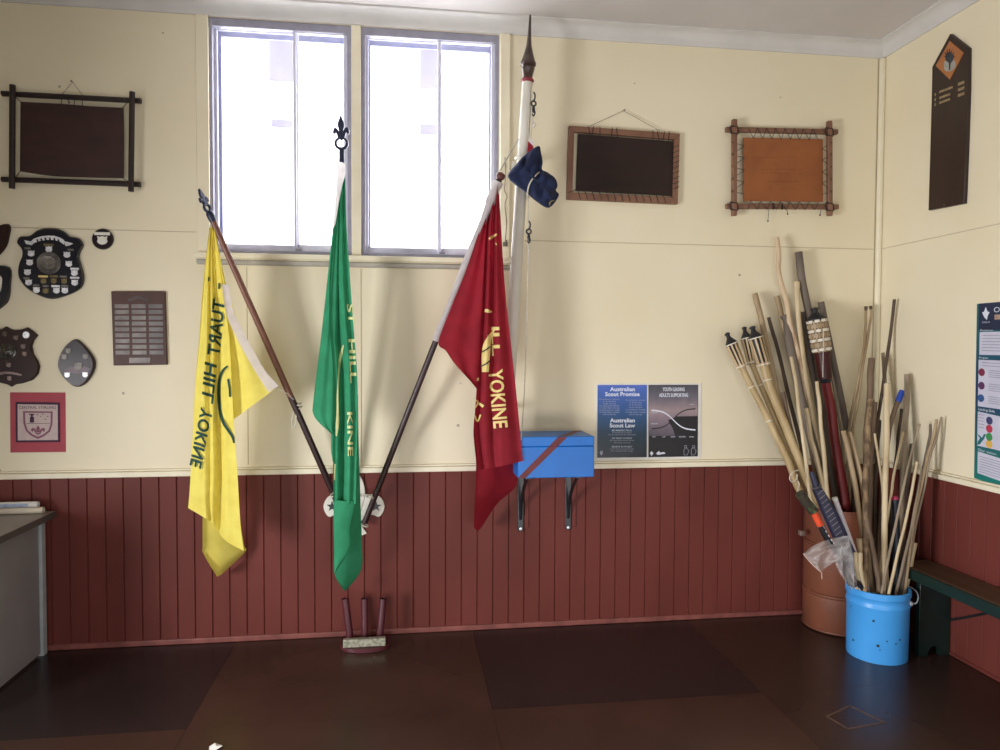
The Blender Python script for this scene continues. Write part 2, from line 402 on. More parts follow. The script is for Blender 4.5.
struct(box(-.02, 0, YR, -.024, 0, .02).build('baseboard_right', M_RED, bevel=.006))
# cornice
def cornice(name, p0, p1, inward, m):
    mb = MB(); prof = [(0, ZK), (.010, ZK), (.013, ZK+.008)] + [(.013+.05*(1-math.cos(t)), ZK+.008+.055*math.sin(t)) for t in [PI/2*i/8 for i in range(1, 9)]] + [(.075, ZK+.066), (.075, ZC), (0, ZC)]
    k = len(prof); inward = Vector(inward); ax = (Vector(p1)-Vector(p0)).normalized()
    for e, p in enumerate((Vector(p0), Vector(p1))):
        for d, z in prof: mb.v.append(p + inward*d + Vector((0,0,z)) + ax*(d*m[e]))
    mb.face(*[(i, (i+1)%k, k+(i+1)%k, k+i) for i in range(k)]); mb.face(tuple(range(k)), tuple(range(2*k-1, k-1, -1)))
    return struct(mb.build(name, M_CORN, smooth=30))
cornice('trim_5', (XL,0,0), (0,0,0), (0,-1,0), (0,-1))
cornice('trim_6', (0,0,0), (0,YR,0), (-1,0,0), (1,0))
# board joints on the walls, corner bead
zj = 2.112
def cover(name, *b, m=M_WALL): return struct(box(*b).build(name, m, bevel=.002, smooth=0))
M_JOINT = mat('joint_line', '#bfb190', .7, '#c8bb9a', 20)  # darker cream of the joint lines between wall boards
cover('trim_7', XL, -3.775, -.0025, 0, zj-.002, zj+.002, m=M_JOINT)
cover('trim_8', -2.17, -.03, -.0025, 0, zj-.002, zj+.002, m=M_JOINT)
cover('trim_9', -.002, 0, YR, -.03, zj-.002, zj+.002, m=M_JOINT)
xb = at(361,300).x; cover('trim_10', xb-.002, xb+.0015, -.003, 0, .92, 1.94, m=M_JOINT)
xb = at(247,300).x; cover('trim_11', xb-.002, xb+.0015, -.003, 0, .92, 1.94, m=M_JOINT)
struct(box(-.03, 0, -.03, 0, .92, ZK).build('trim_12', M_RAIL, bevel=.01))
struct(box(-.034, -.030, -.003, 0, .92, ZK).build('trim_13', M_JOINT, smooth=0))

# ------------------------------------------------------------------ windows
xm0, xm1 = at(351.5,150).x, at(361,150).x
struct(box(-3.768, WX0+.008, -.012, 0, WZ0-.04, ZK).build('trim_14', M_WALL, bevel=.003))
struct(box(WX1+.03-.025, -2.168, -.020, 0, WZ0-.04, ZK).build('trim_15', M_RAIL, bevel=.003))
struct(box(xm0, xm1, -.006, .08, WZ0, WZ1).build('trim_16', M_RAIL, bevel=.003))
mb = box(-3.775, -2.15, -.045, .02, WZ0-.03, WZ0-.004).quadbox(-3.77, -2.155, -.036, 0, WZ0-.036, WZ0-.03)
struct(mb.build('trim_17', M_RAIL, bevel=.006))
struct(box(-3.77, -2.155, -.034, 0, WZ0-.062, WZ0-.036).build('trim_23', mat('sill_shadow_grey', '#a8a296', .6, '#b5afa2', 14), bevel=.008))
def window(name, x0, x1, xs_):
    r = bpy.data.objects.new(name, None); COL.objects.link(r); r.location = ((x0+x1)/2, .04, WZ0); r['kind'] = 'structure'
    z0, z1 = WZ0, WZ1; t = .022
    mb = MB()
    for b in ((x0, x0+t, .01, .09, z0, z1), (x1-t, x1, .01, .09, z0, z1), (x0+t, x1-t, .01, .036, z1-.042, z1), (x0+t, x1-t, .01, .09, z0-.004, z0+.018)): mb.quadbox(*b)
    f = mb.build('window_frame', M_DALU, r, bevel=.002, smooth=0)
    for k, (a, b, y) in enumerate(((x0+t, xs_+.011, .05), (xs_-.011, x1-t, .025))):
        w = .014; mb = MB()
        for q in ((a, a+w, y, y+.018, z0+.016, z1-.03), (b-(.022 if k == 0 else .02), b, y, y+.018, z0+.016, z1-.03), (a+w, b-.02, y+.001, y+.017, z0+.016, z0+.055), (a+w, b-.02, y+.001, y+.012, z1-.046, z1-.036)): mb.quadbox(*q)
        s = mb.build('sash', M_ALU, r, bevel=.002, smooth=0)
        n = MB(); yy = y+.009; n.v += [Vector(p) for p in ((a+w, yy, z0+.05), (b-w, yy, z0+.05), (b-w, yy, z1-.045), (a+w, yy, z1-.045))]; n.face((0,1,2,3))
        n.build('pane', M_GLASS, s, smooth=0)
    mb = box(xs_-.002, xs_+.028, .012, .026, z0+.022, z0+.034); mb.tube([(xs_+.012,.02,z0+.034),(xs_+.014,.005,z0+.046),(xs_+.024,0,z0+.05)], .005, 8)
    mb.build('latch', M_DALU, r, bevel=.002)
    # outer screen frame seen through the glass
    mb = MB(); X0, X1 = x0-.005, x1+.01; zr0, zr1 = at(300,41,.1).z, at(300,34.5,.1).z
    for q in ((X0, X0+.05, .1, .115, z0-.02, z1+.1), (X1-.055, X1, .1, .115, z0-.02, z1+.1), (X0+.05, X1-.055, .1, .115, zr0, zr1), (X0+.05, X1-.055, .1, .115, z0-.02, z0+.02)): mb.quadbox(*q)
    mb.build('screen_frame', M_SCREEN, r, bevel=.002, smooth=0)
    return r
window('window_1', WX0, xm0, at(295,150).x)
window('window_2', xm1, WX1+.002, at(440,150).x)
# bright pale building across the yard
M_OUT = mat('pale_render', '#ffffff', .8, '#fafaff', 3)
M_OUT2 = mat('pane_overlap_lilac', '#5f5c7c', .8, '#575474', 3)  # for panels outside that stand in for the lilac tint of overlapping panes
struct(box(-12, 8, 3.6, 3.8, -.2, 9).build('wall_outside', M_OUT, smooth=0))
mb = MB()
for a, b in (((268.5,14),(293,81)), ((420,25),(438,88)), ((420,124),(438,134)), ((271,119),(292,127))):
    p, q = at(a[0], a[1], 3.57), at(b[0], b[1], 3.57); mb.quadbox(p.x, q.x, 3.57, 3.6, q.z, p.z + (.9 if a[1] < 50 else 0))
struct(mb.build('trim_18', M_OUT2, smooth=0))
struct(box(-12, 8, .3, 3.6, -.3, -.2).build('ground_outside', M_OUT, smooth=0))
struct(box(-12, 8, .12, .55, 3.42, 3.46).build('trim_19', M_SCREEN, smooth=0))

# ------------------------------------------------------------------ framed plaques on the wall
def nail(parent, p, r=.004): return MB().lathe([(r*.5,0),(r*.5,.012),(r,.012),(r,.015),(.0001,.016)], p, 10, (0,-1,0)).build('nail', M_NAIL, parent)
# left: dark lashed frame of four rods with a dark board laced in it
t = thing('framed_plaque', at(72,190), 'dark rod frame with crossed corners around a plain dark brown board', 'plaque', 'lashed frame plaques')
rods = [((2,93.5),(141,101)), ((2,179.3),(140.5,184.5)), ((12.5,85),(12,188.5)), ((132.2,92),(131,191.5))]
for i, (a, b) in enumerate(rods):
    y = -.018 if i < 2 else -.045
    MB().tube(spline([at(*a, y), at(*b, y)], 6), .0135, 10).build('frame_rod', M_RODDK, t)
slab_px([(20.3,101.5),(60,103.5),(90,106),(123,107.6),(123.4,140),(123.3,178),(95,177.3),(55,176),(40,174.3),(19.6,171)], -.022, .010).build('board', M_BROWNB, t, bevel=.002)
mb = MB()
for a, b in (((15,97),(21.5,102)), ((129,100.5),(122.5,108)), ((15,178),(20.5,171)), ((128.5,182),(122.5,177.5)), ((62,96),(61,105)), ((68,97),(69,104)), ((75,98),(74,105)), ((82,99),(82.5,106)), ((66,97),(70,103))):
    mb.tube([at(*a,-.05), at(*b,-.036)], .0018, 6)
mb.build('lacing', M_CORD, t)
MB().tube([at(61.5,95,-.02), at(72.5,82,-.01), at(84,97,-.02)], .0012, 6).build('hanging_string', M_CORD, t); nail(t, at(72.5,82))
# middle: flat brown frame, black board laced on three sides
t = thing('framed_plaque', at(624,204), 'flat brown wooden frame holding a black board laced with dark cord', 'plaque', 'lashed frame plaques')
O = [(569,125.4),(680,133.4),(678,204),(567,199)]; I = [(574.5,131.5),(674.5,139.2),(672.8,197),(572.5,192.5)]
for i in range(4):
    j = (i+1)%4; slab_px([O[i], O[j], I[j], I[i]], 0, .028).build('frame_rail', M_MIDW, t, bevel=.003)
slab_px([(578,133.6),(673.2,141.2),(672.8,195.8),(575.8,190.6)], -.006, .012).build('board', M_DARKW2, t, bevel=.002)
mb = MB()
for x, d in ((589,-3),(593,3),(600,0),(612,2),(617,-2),(653,0),(658,-2),(664,3),(669,2)):
    y = 125.4+(x-569)*.072; mb.tube([at(x+d*.3,y-1,-.031), at(x-d*.4,y+7.5,-.031), at(x-d*.4, y+9.5, -.02)], .0017, 6)
for k in range(13):
    x = 578+k*7.1; y = 192.6+(x-572)*.045; mb.tube([at(x,y-2,-.02), at(x+.6,y,-.031), at(x+2.5,y+6.6,-.031)], .0017, 6)
for k in range(9):
    y = 147+k*5.2; mb.tube([at(672,y,-.02), at(674.2,y+.4,-.031), at(679.2,y-2,-.031)], .0017, 6)
mb.tube([at(567.5,192.5,-.031), at(573,191,-.031), at(576,189,-.02)], .0017, 6)
mb.build('lacing', M_CORD, t)
MB().tube([at(590,126,-.02), at(623.6,110.7,-.012), at(660,131,-.02)], .0011, 6).build('hanging_string', M_CORD, t); nail(t, at(623.6,110.7))
# right: pole frame with lashed corners, tan leather panel
t = thing('framed_plaque', at(781,216), 'pale pole frame with lashed corners around a tan leather panel', 'plaque', 'lashed frame plaques')
for i, (a, b) in enumerate((((725.5,129.7),(837.3,132.2)), ((725.8,206.3),(838,207)), ((734.3,119.5),(734,216)), ((829.2,121),(829.6,216)))):
    y = -.016 if i < 2 else -.042
    MB().bar(at(*a,y), at(*b,y), .028, .026).build('frame_pole', M_MIDW, t, bevel=.005)
slab_px([(743.3,137.5),(823,139.2),(823.2,201.8),(743.6,201)], -.022, .006).build('leather_panel', M_LEATHER, t, bevel=.001)
mb = MB()
for cx, cy in ((734.3,130),(829.3,132),(734,206.3),(829.6,207)):
    for dx, dy, w, h in ((0,-3.6,7,1.2),(0,3.6,7,1.2),(-3.6,0,1.2,7),(3.6,0,1.2,7)):
        mb.tube([at(cx+dx-w/2,cy+dy-h/2,-.052), at(cx+dx+w/2,cy+dy+h/2,-.052)], .0042, 8)
    mb.build('corner_lashing', M_CORD, t); mb = MB()
mb = MB()
def zig(p0, p1, q0, q1, n):
    pts = []
    for k in range(n):
        a = k/n; b = (k+.5)/n
        pts += [(p0[0]+(p1[0]-p0[0])*a, p0[1]+(p1[1]-p0[1])*a), (q0[0]+(q1[0]-q0[0])*b, q0[1]+(q1[1]-q0[1])*b)]
    return pts
for q in (zig((748,127.5),(822,129),(749,138.5),(823,140),8), zig((748,209.5),(824,210),(746,201),(824,202),8), zig((731.5,142),(731.5,204),(744.5,140),(744.5,200),5), zig((832,142),(832,204),(822,143),(822,200),5)):
    for a, b in zip(q, q[1:]):
        mb.tube([at(*a,-.058 if a[0] < 733 or a[0] > 826 else -.034), at(*b,-.058 if b[0] < 733 or b[0] > 826 else -.034)], .0016, 6)
    mb.build('lacing', M_CORD, t); mb = MB()
for x in (773.5, 782): MB().tube([at(x,203,-.034), at(x,209.5,-.034)], .005, 8).build('cord_wrap', M_CORD, t)
for x, y0, y1, dx in ((768.5,209,221,-.5),(787,209,214,.7),(821,209,215,-1)):
    d = MB(); d.tube([at(x,y0,-.034), at(x+dx*.3,(y0+y1)/2,-.03), at(x+dx,y1,-.03)], .0016, 6); d.lathe([(.0002,-.006),(.004,-.003),(.004,.003),(.0002,.006)], at(x+dx,y1,-.03), 8); d.build('cord_tail', M_CORD, t)
M_BURN = mat('burnt_lettering', '#6d3a1d', .6, '#75401f', 30)
mb = MB()
# faint burnt strokes, too worn to read
for cy, w, n in ((157.5, 54, 16), (164, 17, 5), (169.8, 40, 12), (173.4, 40, 12), (182, 30, 9), (189, 28, 8)):
    for k in range(n):
        if random.random() < .8:
            x = 783-w/2+w*k/n; mb.tube([at(x, cy-.8+random.random()*.5, -.0282), at(x+w/n*.55, cy+random.uniform(-.8,.8), -.0282)], .0011, 4)
    mb.build('burnt_lettering', M_BURN, t); mb = MB()

# ------------------------------------------------------------------ tall honour board on the right wall
t = thing('honour_board', atX(946,208), 'tall narrow dark wooden board with pointed top and orange diamond emblem', 'honour board')
slab_px([(950,33.6),(968.6,48),(968.2,90),(966.2,150),(964,203.5),(928.2,210.5),(930,150),(931.4,100),(932,67)], 0, .018, atX).build('board', mat('honour_board_wood', '#35241c', .45, '#291a15', 6, (1,1,.15), 5, .03), t, bevel=.003)
dm = slab_px([(949.7,40.8),(963.6,52.6),(949.7,79.5),(935.7,65.8)], -.018, .003, atX).build('diamond_emblem', mat('burnt_orange', '#b0713f', .5, '#a5663a', 14), t)
mb = slab_px(smooth_closed([(944,63),(948,58),(954,60),(955.5,66),(951,71),(945,70.5)], 3), -.021, .0006, atX)
mb.build('pale_ground', mat('emblem_pale', '#a8a79d', .5, '#989790', 40), dm)
mb = slab_px(smooth_closed([(945.5,56),(948,52.5),(951.5,53),(953.8,56.5),(952.5,61),(950.6,63.5),(950,69.5),(948.8,69.5),(948.6,63),(945.6,60.5)], 3), -.021, .0012, atX)
for k in range(7):
    a = -PI*.98+PI*.96*k/6; mb.tube([atX(949.6+3*math.cos(a), 57.5+4*math.sin(a), -.0215), atX(949.6+5.6*math.cos(a), 56.5+8*math.sin(a), -.0215)], [.0035,.0015], 6)
mb.build('bird_motif', mat('emblem_dark', '#2c3036', .5, '#3a3e44', 40), dm)
M_GOLD = mat('gilt_lettering', '#a08c68', .4, '#7d6b4c', 90)
mb = MB()
for k, (y, w) in enumerate(((92,13.5),(98,10.5),(103,10))):
    for j in range(5):
        if j*2.7 < w-1.5: mb.bar(atX(939.4+j*2.7, y-j*1.0, -.0185), atX(941.9+j*2.7, y-.9-j*1.0, -.0185), .011, .001, (1,0,0))
    mb.bar(atX(958, 84.5+k*5.6, -.0185), atX(964.3, 82+k*5.6, -.0185), .014, .001, (1,0,0))
    mb.bar(atX(934.6, 94.8+k*5, -.0185), atX(935.8, 94.4+k*5, -.0185), .014, .001, (1,0,0))
    mb.build('gilt_lettering', M_GOLD, t); mb = MB()
MB().lathe([(.006,0),(.006,.003),(.0002,.004)], atX(944.5,204.7,-.018), 10, (-1,0,0)).build('screw', M_NAIL, t)

# ------------------------------------------------------------------ trophies at the left
t = thing('trophy_shield', at(51,299), 'large black shield trophy with silver scroll and round silver medallion', 'shield', 'trophy shields on the left of the wall')
out = smooth_closed([(50,228),(57,228.6),(64,231.5),(69.5,236),(78.5,238),(82.8,244.5),(80,251),(78.6,257),(81,266),(83.4,276),(82,285),(77,290.5),(66,295.5),(52,299),(39,295.5),(27,288.5),(20,280),(18,273),(19,264),(22,256),(21.5,249),(17,242.5),(20,236.6),(29.5,235.6),(36,231),(43,228.3)], 5)
slab_px(out, 0, .022, rim=.006).build('backboard', M_NAVYSH, t)
Yb = -.022
ctr = [(31,242.8),(34,240.3),(40,238.2),(47,237.2),(54,237.4),(60,239.2),(64,242)]
top = [(x, y-1.7) for x, y in ctr]; bot = [(x, y+2.6) for x, y in reversed(ctr)]
mb = slab_px(top+bot, Yb, .004); mb2 = slab_px([(24,240),(31,241.5),(31,245),(26,244)], Yb, .003, mb=mb); slab_px([(64,241),(73,243.5),(69,245.6),(65.5,246)], Yb, .003, mb=mb)
s = mb.build('scroll', M_SILVER, t)
mb = MB()
for x, y in ((37,240.5),(41,239.6),(45,239),(49.5,238.8),(54,239.2),(58,240.6)): mb.bar(at(x,y-1.2,Yb-.005), at(x+.8,y+1.2,Yb-.005), .007, .001)
mb.build('engraving', M_NAVYSH, s)
mb = MB().lathe([(.055,0),(.055,.004),(.050,.007),(.045,.003),(.038,.003),(.034,.008),(.024,.006),(.0002,.009)], at(49,263,Yb), 40, (0,-1,0)); mb.ring(at(49,263,Yb-.006), .041, .003, (0,-1,0))
mb.build('medallion', M_SILVERD, t)
for x, y in ((31,253.5),(48.7,249.2),(66.8,254.8),(29.5,262.5),(68.7,263.8),(27.3,272.3),(74.3,273),(28.5,282.5),(74.6,282.6),(36.3,290),(56.3,290.5),(64.7,290.5)):
    slab_px(shieldlet(x, y, 6.8, 6), Yb, .004).build('small_shield', M_SILVER, t)
for x, y in ((43.5,281),(53.6,281),(64,281.2),(45.5,291)): slab_px(shieldlet(x, y, 6, 5.4), Yb, .004).build('small_shield', M_BRASS, t)
for x, y, w, m in ((48.5,244.6,10,M_BRASS),(27.3,248.2,6,M_SILVERD),(70.5,249.8,6,M_SILVERD),(74.5,268.6,8.4,M_SILVER),(74.6,277.6,9,M_SILVER),(43,276.3,9.6,M_CREAMPR),(53.7,276.2,8,M_BRASS),(63.3,276.4,7,M_SILVERD),(55.5,286,8.4,M_SILVER),(64.6,285.8,7,M_SILVERD),(45.5,286,6,M_SILVERD),(36,285.2,6,M_SILVERD),(26.5,278,6,M_SILVERD)):
    slab_px(rect(x-w/2, y-1, x+w/2, y+1, .02), Yb, .003).build('name_plate', m, t)
t = thing('round_plaque', at(102.5,250), 'small round dark wooden plaque with white bar and white shield', 'plaque')
slab_px(ell(102.4,239,10.6,10.4,36), 0, .016, rim=.004).build('backboard', M_PURPSH, t)
slab_px(rect(94.2,232,109.8,235,.02), -.016, .003).build('name_plate', M_WHITE, t)
slab_px(shieldlet(102.2,240.4,10.5,8.6), -.016, .003).build('small_shield', M_WHITE, t)
# shields cut by the edge of the picture
o = smooth_closed([(-34,226),(-14,228.5),(8.2,224),(8,238),(5,247),(-2,255),(-13,260),(-24,255),(-32,246)], 4)
t = tag(slab_px(o, 0, .02, rim=.004).build('trophy_shield', M_BROWNSH), 'plain dark brown shield edge, topmost at the far left of the wall', 'shield', 'trophy shields on the left of the wall')
t = thing('trophy_shield', at(-12,314), 'black shield with a pale patch directly left of the large black shield trophy', 'shield', 'trophy shields on the left of the wall')
o = smooth_closed([(-36,268),(-13,266),(8.8,267),(9.8,285),(8.6,297),(4,305),(-12,314),(-28,306),(-36,292)], 4)
slab_px(o, 0, .02, rim=.004).build('backboard', M_NAVYSH, t)
slab_px(smooth_closed([(-26,276),(-12,272),(.5,276),(1.6,284),(-1,293),(-12,302),(-24,292)], 4), -.02, .003).build('pale_patch', M_WHITE, t)
t = thing('trophy_shield', at(12,386), 'brown notched shield trophy with a dark round boss and one bright disc', 'shield', 'trophy shields on the left of the wall')
o = [(6,326.4)]+[(9.5,328.6),(14,330),(20,329.6),(27.4,327.4),(32,330.5),(37.2,335.2),(33.5,340),(31.3,346),(33,354),(37.5,361),(39.2,366.5),(37.6,374),(32,380),(22,383.4),(15,384.2),(11.3,386.6),(7,384.4),(-3,382),(-11,377),(-15.5,370),(-15,362),(-10,352),(-9,345),(-11,338),(-15,334.5),(-9,330.5),(-4,327.5),(1,329.4)]
slab_px(o, 0, .02, rim=.004).build('backboard', M_BROWNSH, t)
MB().lathe([(.042,0),(.042,.004),(.034,.008),(.030,.005),(.022,.012),(.0002,.016)], at(7.5,351.5,-.02), 32, (0,-1,0)).build('boss', mat('pewter', '#3d3a36', .25, '#6a665e', 25, metal=.7), t)
slab_px(ell(26,335,3.4), -.02, .004).build('bright_disc', M_SILVER, t)
for x, y in ((16,337.8),(23,346.4),(24.5,354),(8.5,365),(9.3,378.5),(4.5,334)): slab_px(shieldlet(x, y, 4.8, 4.6), -.02, .004).build('small_shield', mat('bronze', '#5d4a42', .3, '#4c3b34', 30, metal=.5), t)
mb = slab_px([(-3,373),(4,371.5),(12,371.8),(22,374),(22,376),(12,374.2),(4,374),(-3,375.5)], -.02, .003); mb.build('scroll', MATS['bronze'], t)
t = thing('pointed_plaque', at(77,387), 'almond shaped dark plaque with five small silver shields', 'plaque')
o = smooth_closed([(74.6,339.2),(81,342.5),(88,350),(93.4,358),(94.8,364.5),(93,372),(87,381.5),(81,386),(76.5,386.8),(71,384.5),(63.5,377.5),(59,369.5),(58.1,363),(60.5,354),(66,345.5)], 4)
slab_px(o, 0, .024, rim=.006).build('backboard', M_PURPSH, t)
for x, y in ((68.4,351),(64.2,356.8),(85.2,356.6),(67,375),(85,374.8)): slab_px(shieldlet(x, y, 5.4, 5), -.024, .004).build('small_shield', M_SILVERD if y < 360 else M_SILVER, t)
slab_px(shieldlet(78,366.5,8,8), -.024, .005).build('centre_badge', M_SILVERD, t)
mb = slab_px([(64,370.5),(70,366.5),(86,366.5),(91,369),(86,372.6),(77,373.4),(69,372.8)], -.024, .002); mb.build('scroll', mat('dull_pewter', '#55484c', .35, '#4a3e42', 30, metal=.4), t)
# board of name plates
t = thing('name_plate_board', at(139,366), 'brown wooden board with three columns of small metal name plates', 'plaque')
slab_px([(111,291.2),(165,291.2),(167,364.8),(113.3,365.6)], 0, .016).build('backboard', mat('brown_board', '#4e2e22', .5, '#42261c', 7, (1,1,.2)), t, bevel=.003)
for r in range(9):
    y = 304.2+r*5.8
    for c in range(3):
        x0 = 114.6+c*16.9+r*.13
        slab_px(rect(x0, y, x0+14, y+3.9), -.016, .002).build('name_plate', mat('plate_alloy', '#8a827c', .4, '#6d6662', 18, metal=.2) if c < 2 else mat('plate_alloy_dark', '#5d5856', .35, '#7a7572', 12, metal=.2), t)
slab_px([(127.5,299.2),(137.5,295.6),(149,299.2),(147.5,301),(137.5,298.6),(129,301)], -.016, .003).build('badge', mat('badge_metal', '#4e4543', .35, '#5f5654', 20, metal=.5), t)
slab_px(rect(129.2,357.8,150,363,-.01), -.016, .002).build('name_plate', MATS['plate_alloy'], t)
# pink card with a badge
t = thing('badge_card', at(38,452), 'pink square card with a pale embroidered shield badge', 'card')
slab_px([(10,392.4),(65,392.6),(65.4,452),(10.4,452.6)], 0, .004).build('card', M_PINK, t)
b = slab_px([(15.6,402),(59.6,402.6),(59.8,442),(15.8,442.4)], -.004, .004).build('badge_border', M_BADGED, t)
slab_px([(17.6,404.2),(57.6,404.8),(57.8,440),(17.8,440.4)], -.008, .0012).build('badge_ground', M_BADGEW, b)
mb = MB(); text_px(mb, 'CENTRAL STIRLING', 37.4, 407.4, 2.9, -.0098, maxw=37)
o1 = [(23,411.2),(52.6,411.4),(52.4,424),(50,431.5),(44,436.2),(38,438.9),(31.5,436),(26,431),(23.4,423.6)]
c = (38,423); o2 = [(c[0]+(x-c[0])*.87, c[1]+(y-c[1])*.87) for x, y in o1]
mb2 = MB(); n = len(o1)
for i in range(n):
    j = (i+1)%n; slab_px([o1[i], o1[j], o2[j], o2[i]], -.0092, .0006, mb=mb2)
for a in ((29.2,414,34.2,415.2),(29.8,417,34,422.6),(30.8,414,32.8,418)): slab_px(rect(*a), -.0092, .0006, mb=mb)
for a in ((36.5,414.4,38,415.2),(42,413.6,43.4,414.4),(47,416,48.4,416.8),(44.8,419,46,419.8),(40,416,41,416.8),(26.5,423.2,50,423.6)): slab_px(rect(*a), -.0092, .0006, mb=mb)
mb.build('plum_stitching', M_BADGED, b)
for pts in ([(38,425.4),(40,428.4),(39,432.5),(37,432.5),(36,428.4)], [(39,432),(41,428.5),(44,427.8),(45.2,430),(43.6,432),(42.4,430.2),(40.4,433.4)], [(37,432),(35,428.5),(32,427.8),(30.8,430),(32.4,432),(33.6,430.2),(35.6,433.4)], [(35.5,433),(40.5,433),(40.5,434),(38.6,434.2),(38,436.4),(37.4,434.2),(35.5,434)]):
    slab_px(pts, -.0092, .0006, mb=mb2)
mb2.build('mauve_stitching', M_BADGEM, b)

# ------------------------------------------------------------------ notices on the back wall
t = thing('notice_sheet', at(649,460), 'white double notice sheet with blue and black posters side by side', 'poster')
slab_px([(596.3,383.6),(701.2,383.4),(700.8,458.8),(596,460.6)], -.0002, .003).build('backing_sheet', M_PAPER, t)
YP = -.0034
a, b = at(597.6,385,YP), at(647,457.6,YP)
l = slab_px([(597.6,385),(647,384.9),(646.8,457.2),(597.2,457.8)], -.0032, .0008).build('blue_poster', grad_mat('blue_poster_print', [(0,'#131b26'),(.25,'#1f3a48'),(.6,'#2a5280'),(1,'#4f6cc0')], 'Z', b.z-t.location.z, a.z-t.location.z), t)
YT = -.0044
mb = MB()
for s, x, y, h in (('Australian',622.4,389,25),('Scout Promise',622.4,394,34.5),('Australian',622.4,420.2,25),('Scout Law',622.4,425.3,25.5)): text_px(mb, s, x, y, 4.0, YT, maxw=h, bold=.03)
for s, x, y in (('BE RESPECTFUL',622,430.4),('DO WHAT IS RIGHT',622,438.2),('BELIEVE IN MYSELF',622,446.6)): text_px(mb, s, x, y, 1.6, YT, maxw=20)
mb.build('heading_print', M_P_WHITE, l)
mb = MB()
for k, s in enumerate(('On my honour I promise','to do my best','to be true to','my spiritual beliefs','to contribute to my','community and our world','to help other people','and to live by')): text_px(mb, s, 609.3, 399.2+k*2.15, 1.25, YT, maxw=20 if len(s) > 18 else 13)
for k, s in enumerate(('On my honour I promise','to do my best','to do my duty','to my God and','to the Queen of Australia','to help other people','and to live by')): text_px(mb, s, 635.5, 400+k*2.4, 1.25, YT, maxw=20 if len(s) > 18 else 13)
for y, w, s in ((432.6,19,'Be friendly and considerate'),(434.6,28,'Care for others and the environment'),(440.4,24,'Be trustworthy honest and fair'),(442.6,17,'Use resources wisely'),(448.8,23,'Learn from my experiences'),(450.8,22,'Face challenges with courage')): text_px(mb, s, 622, y, 1.2, YT, maxw=w)
mb.build('body_print', M_P_GREY, l)
mb = MB(); slab_px([(600.8,455),(599.6,452.5),(601,450.5),(601.6,452),(602.4,450),(602.8,453),(601.8,455.4)], YT+.0004, .0004, mb=mb); mb.build('small_emblem', M_P_GREY, l)
r = slab_px([(648.5,384.9),(698.2,384.8),(697.8,456.4),(648.4,457.2)], -.0032, .0008).build('black_poster', M_P_BLACK, t)
up, dn = at(650,386,YP).z-t.location.z, at(650,436,YP).z-t.location.z
slab_px([(648.8,385.3),(697.8,385.2),(697.5,435.5),(648.7,436)], -.0040, .0003).build('dusk_sky', grad_mat('dusk_print', [(0,'#57525e'),(.35,'#8b7a84'),(.5,'#a08d8e'),(.75,'#6a6672'),(1,'#4b4c55')], 'Z', dn, up), r)
slab_px([(668,420),(672,419),(676,416.5),(697.6,416),(697.5,435.5),(675,435.6),(673,429),(670,424)], -.0043, .0003).build('headland', M_P_BLACK, r)
mb = MB(); text_px(mb, 'YOUTH LEADING', 673.6, 389.2, 3.6, YT, maxw=22, bold=.03); text_px(mb, 'ADULTS SUPPORTING', 673.6, 395, 3.6, YT, maxw=29, bold=.03)
for s, x, w in (('JOEY',654,3.2),('CUB',663.6,3),('SCOUT',673,4.6),('VENTURER',682.2,6.6),('ROVER',691.6,4.4)): text_px(mb, s, x, 436.7, 1.5, YT, maxw=w)
text_px(mb, 'YOUTH', 654.5, 412.6, 1.4, YT, maxw=6); text_px(mb, 'ADULTS', 654.5, 423.6, 1.4, YT, maxw=7); text_px(mb, 'YOUTH', 691.4, 404.4, 1.2, YT, maxw=5); text_px(mb, 'SUPPORT', 691.8, 433, 1.6, YT, maxw=7)
mb.build('white_print', M_P_WHITE, r)
mb = MB()
for x in (659.5, 669.5, 679, 688): slab_px(rect(x, 399, x+.3, 434), YT+.0004, .0002, mb=mb)
mb.build('column_lines', mat('print_dim', '#5d5763', .6, '#54505b', 30), r)
c0 = MB(); q = [(651.5+k*44/20, 409.4+(429.4-409.4)/(1+math.exp(-(k-10)/2.2))) for k in range(21)]
slab_px(q+[(x, y+1.4) for x, y in reversed(q)], YT+.0004, .0014, mb=c0).build('white_curve', M_P_WHITE, r)
c0 = MB(); q = [(651.5+k*44/20, 428.4+(408-428.4)/(1+math.exp(-(k-10)/2.2))) for k in range(21)]
slab_px(q+[(x, y+1.2) for x, y in reversed(q)], YT+.0004, .0009, mb=c0).build('black_curve', M_P_BLACK, r)
mb = MB(); slab_px([(651.6,451),(653.5,453.2),(651.6,456),(649.8,453.2)], YT+.0004, .0004, mb=mb); slab_px([(656,453.5),(659,450.8),(660,452.6),(664,452),(665.5,453.6),(660,454.6),(658,455)], YT+.0004, .0004, mb=mb)
mb.build('small_emblem', M_P_WHITE, r)
mb = MB()
for x, h, d in ((685.7,9.5,0),(693,9.5,.8)):
    q = ell(x+d, 446.6, 1.2, 1.3, 10); 
    for u, v in zip(q, q[1:]+q[:1]): mb.bar(at(*u,YT), at(*v,YT), .0018, .0006)
    q = [(x-1.6,455),(x-1.8,450),(x-.6,448),(x+1,448),(x+3.2,450.6),(x+1.6,455)]
    for u, v in zip(q, q[1:]+q[:1]): mb.bar(at(*u,YT), at(*v,YT), .0018, .0006)
mb.build('figure_outlines', MATS['print_grey'], r)

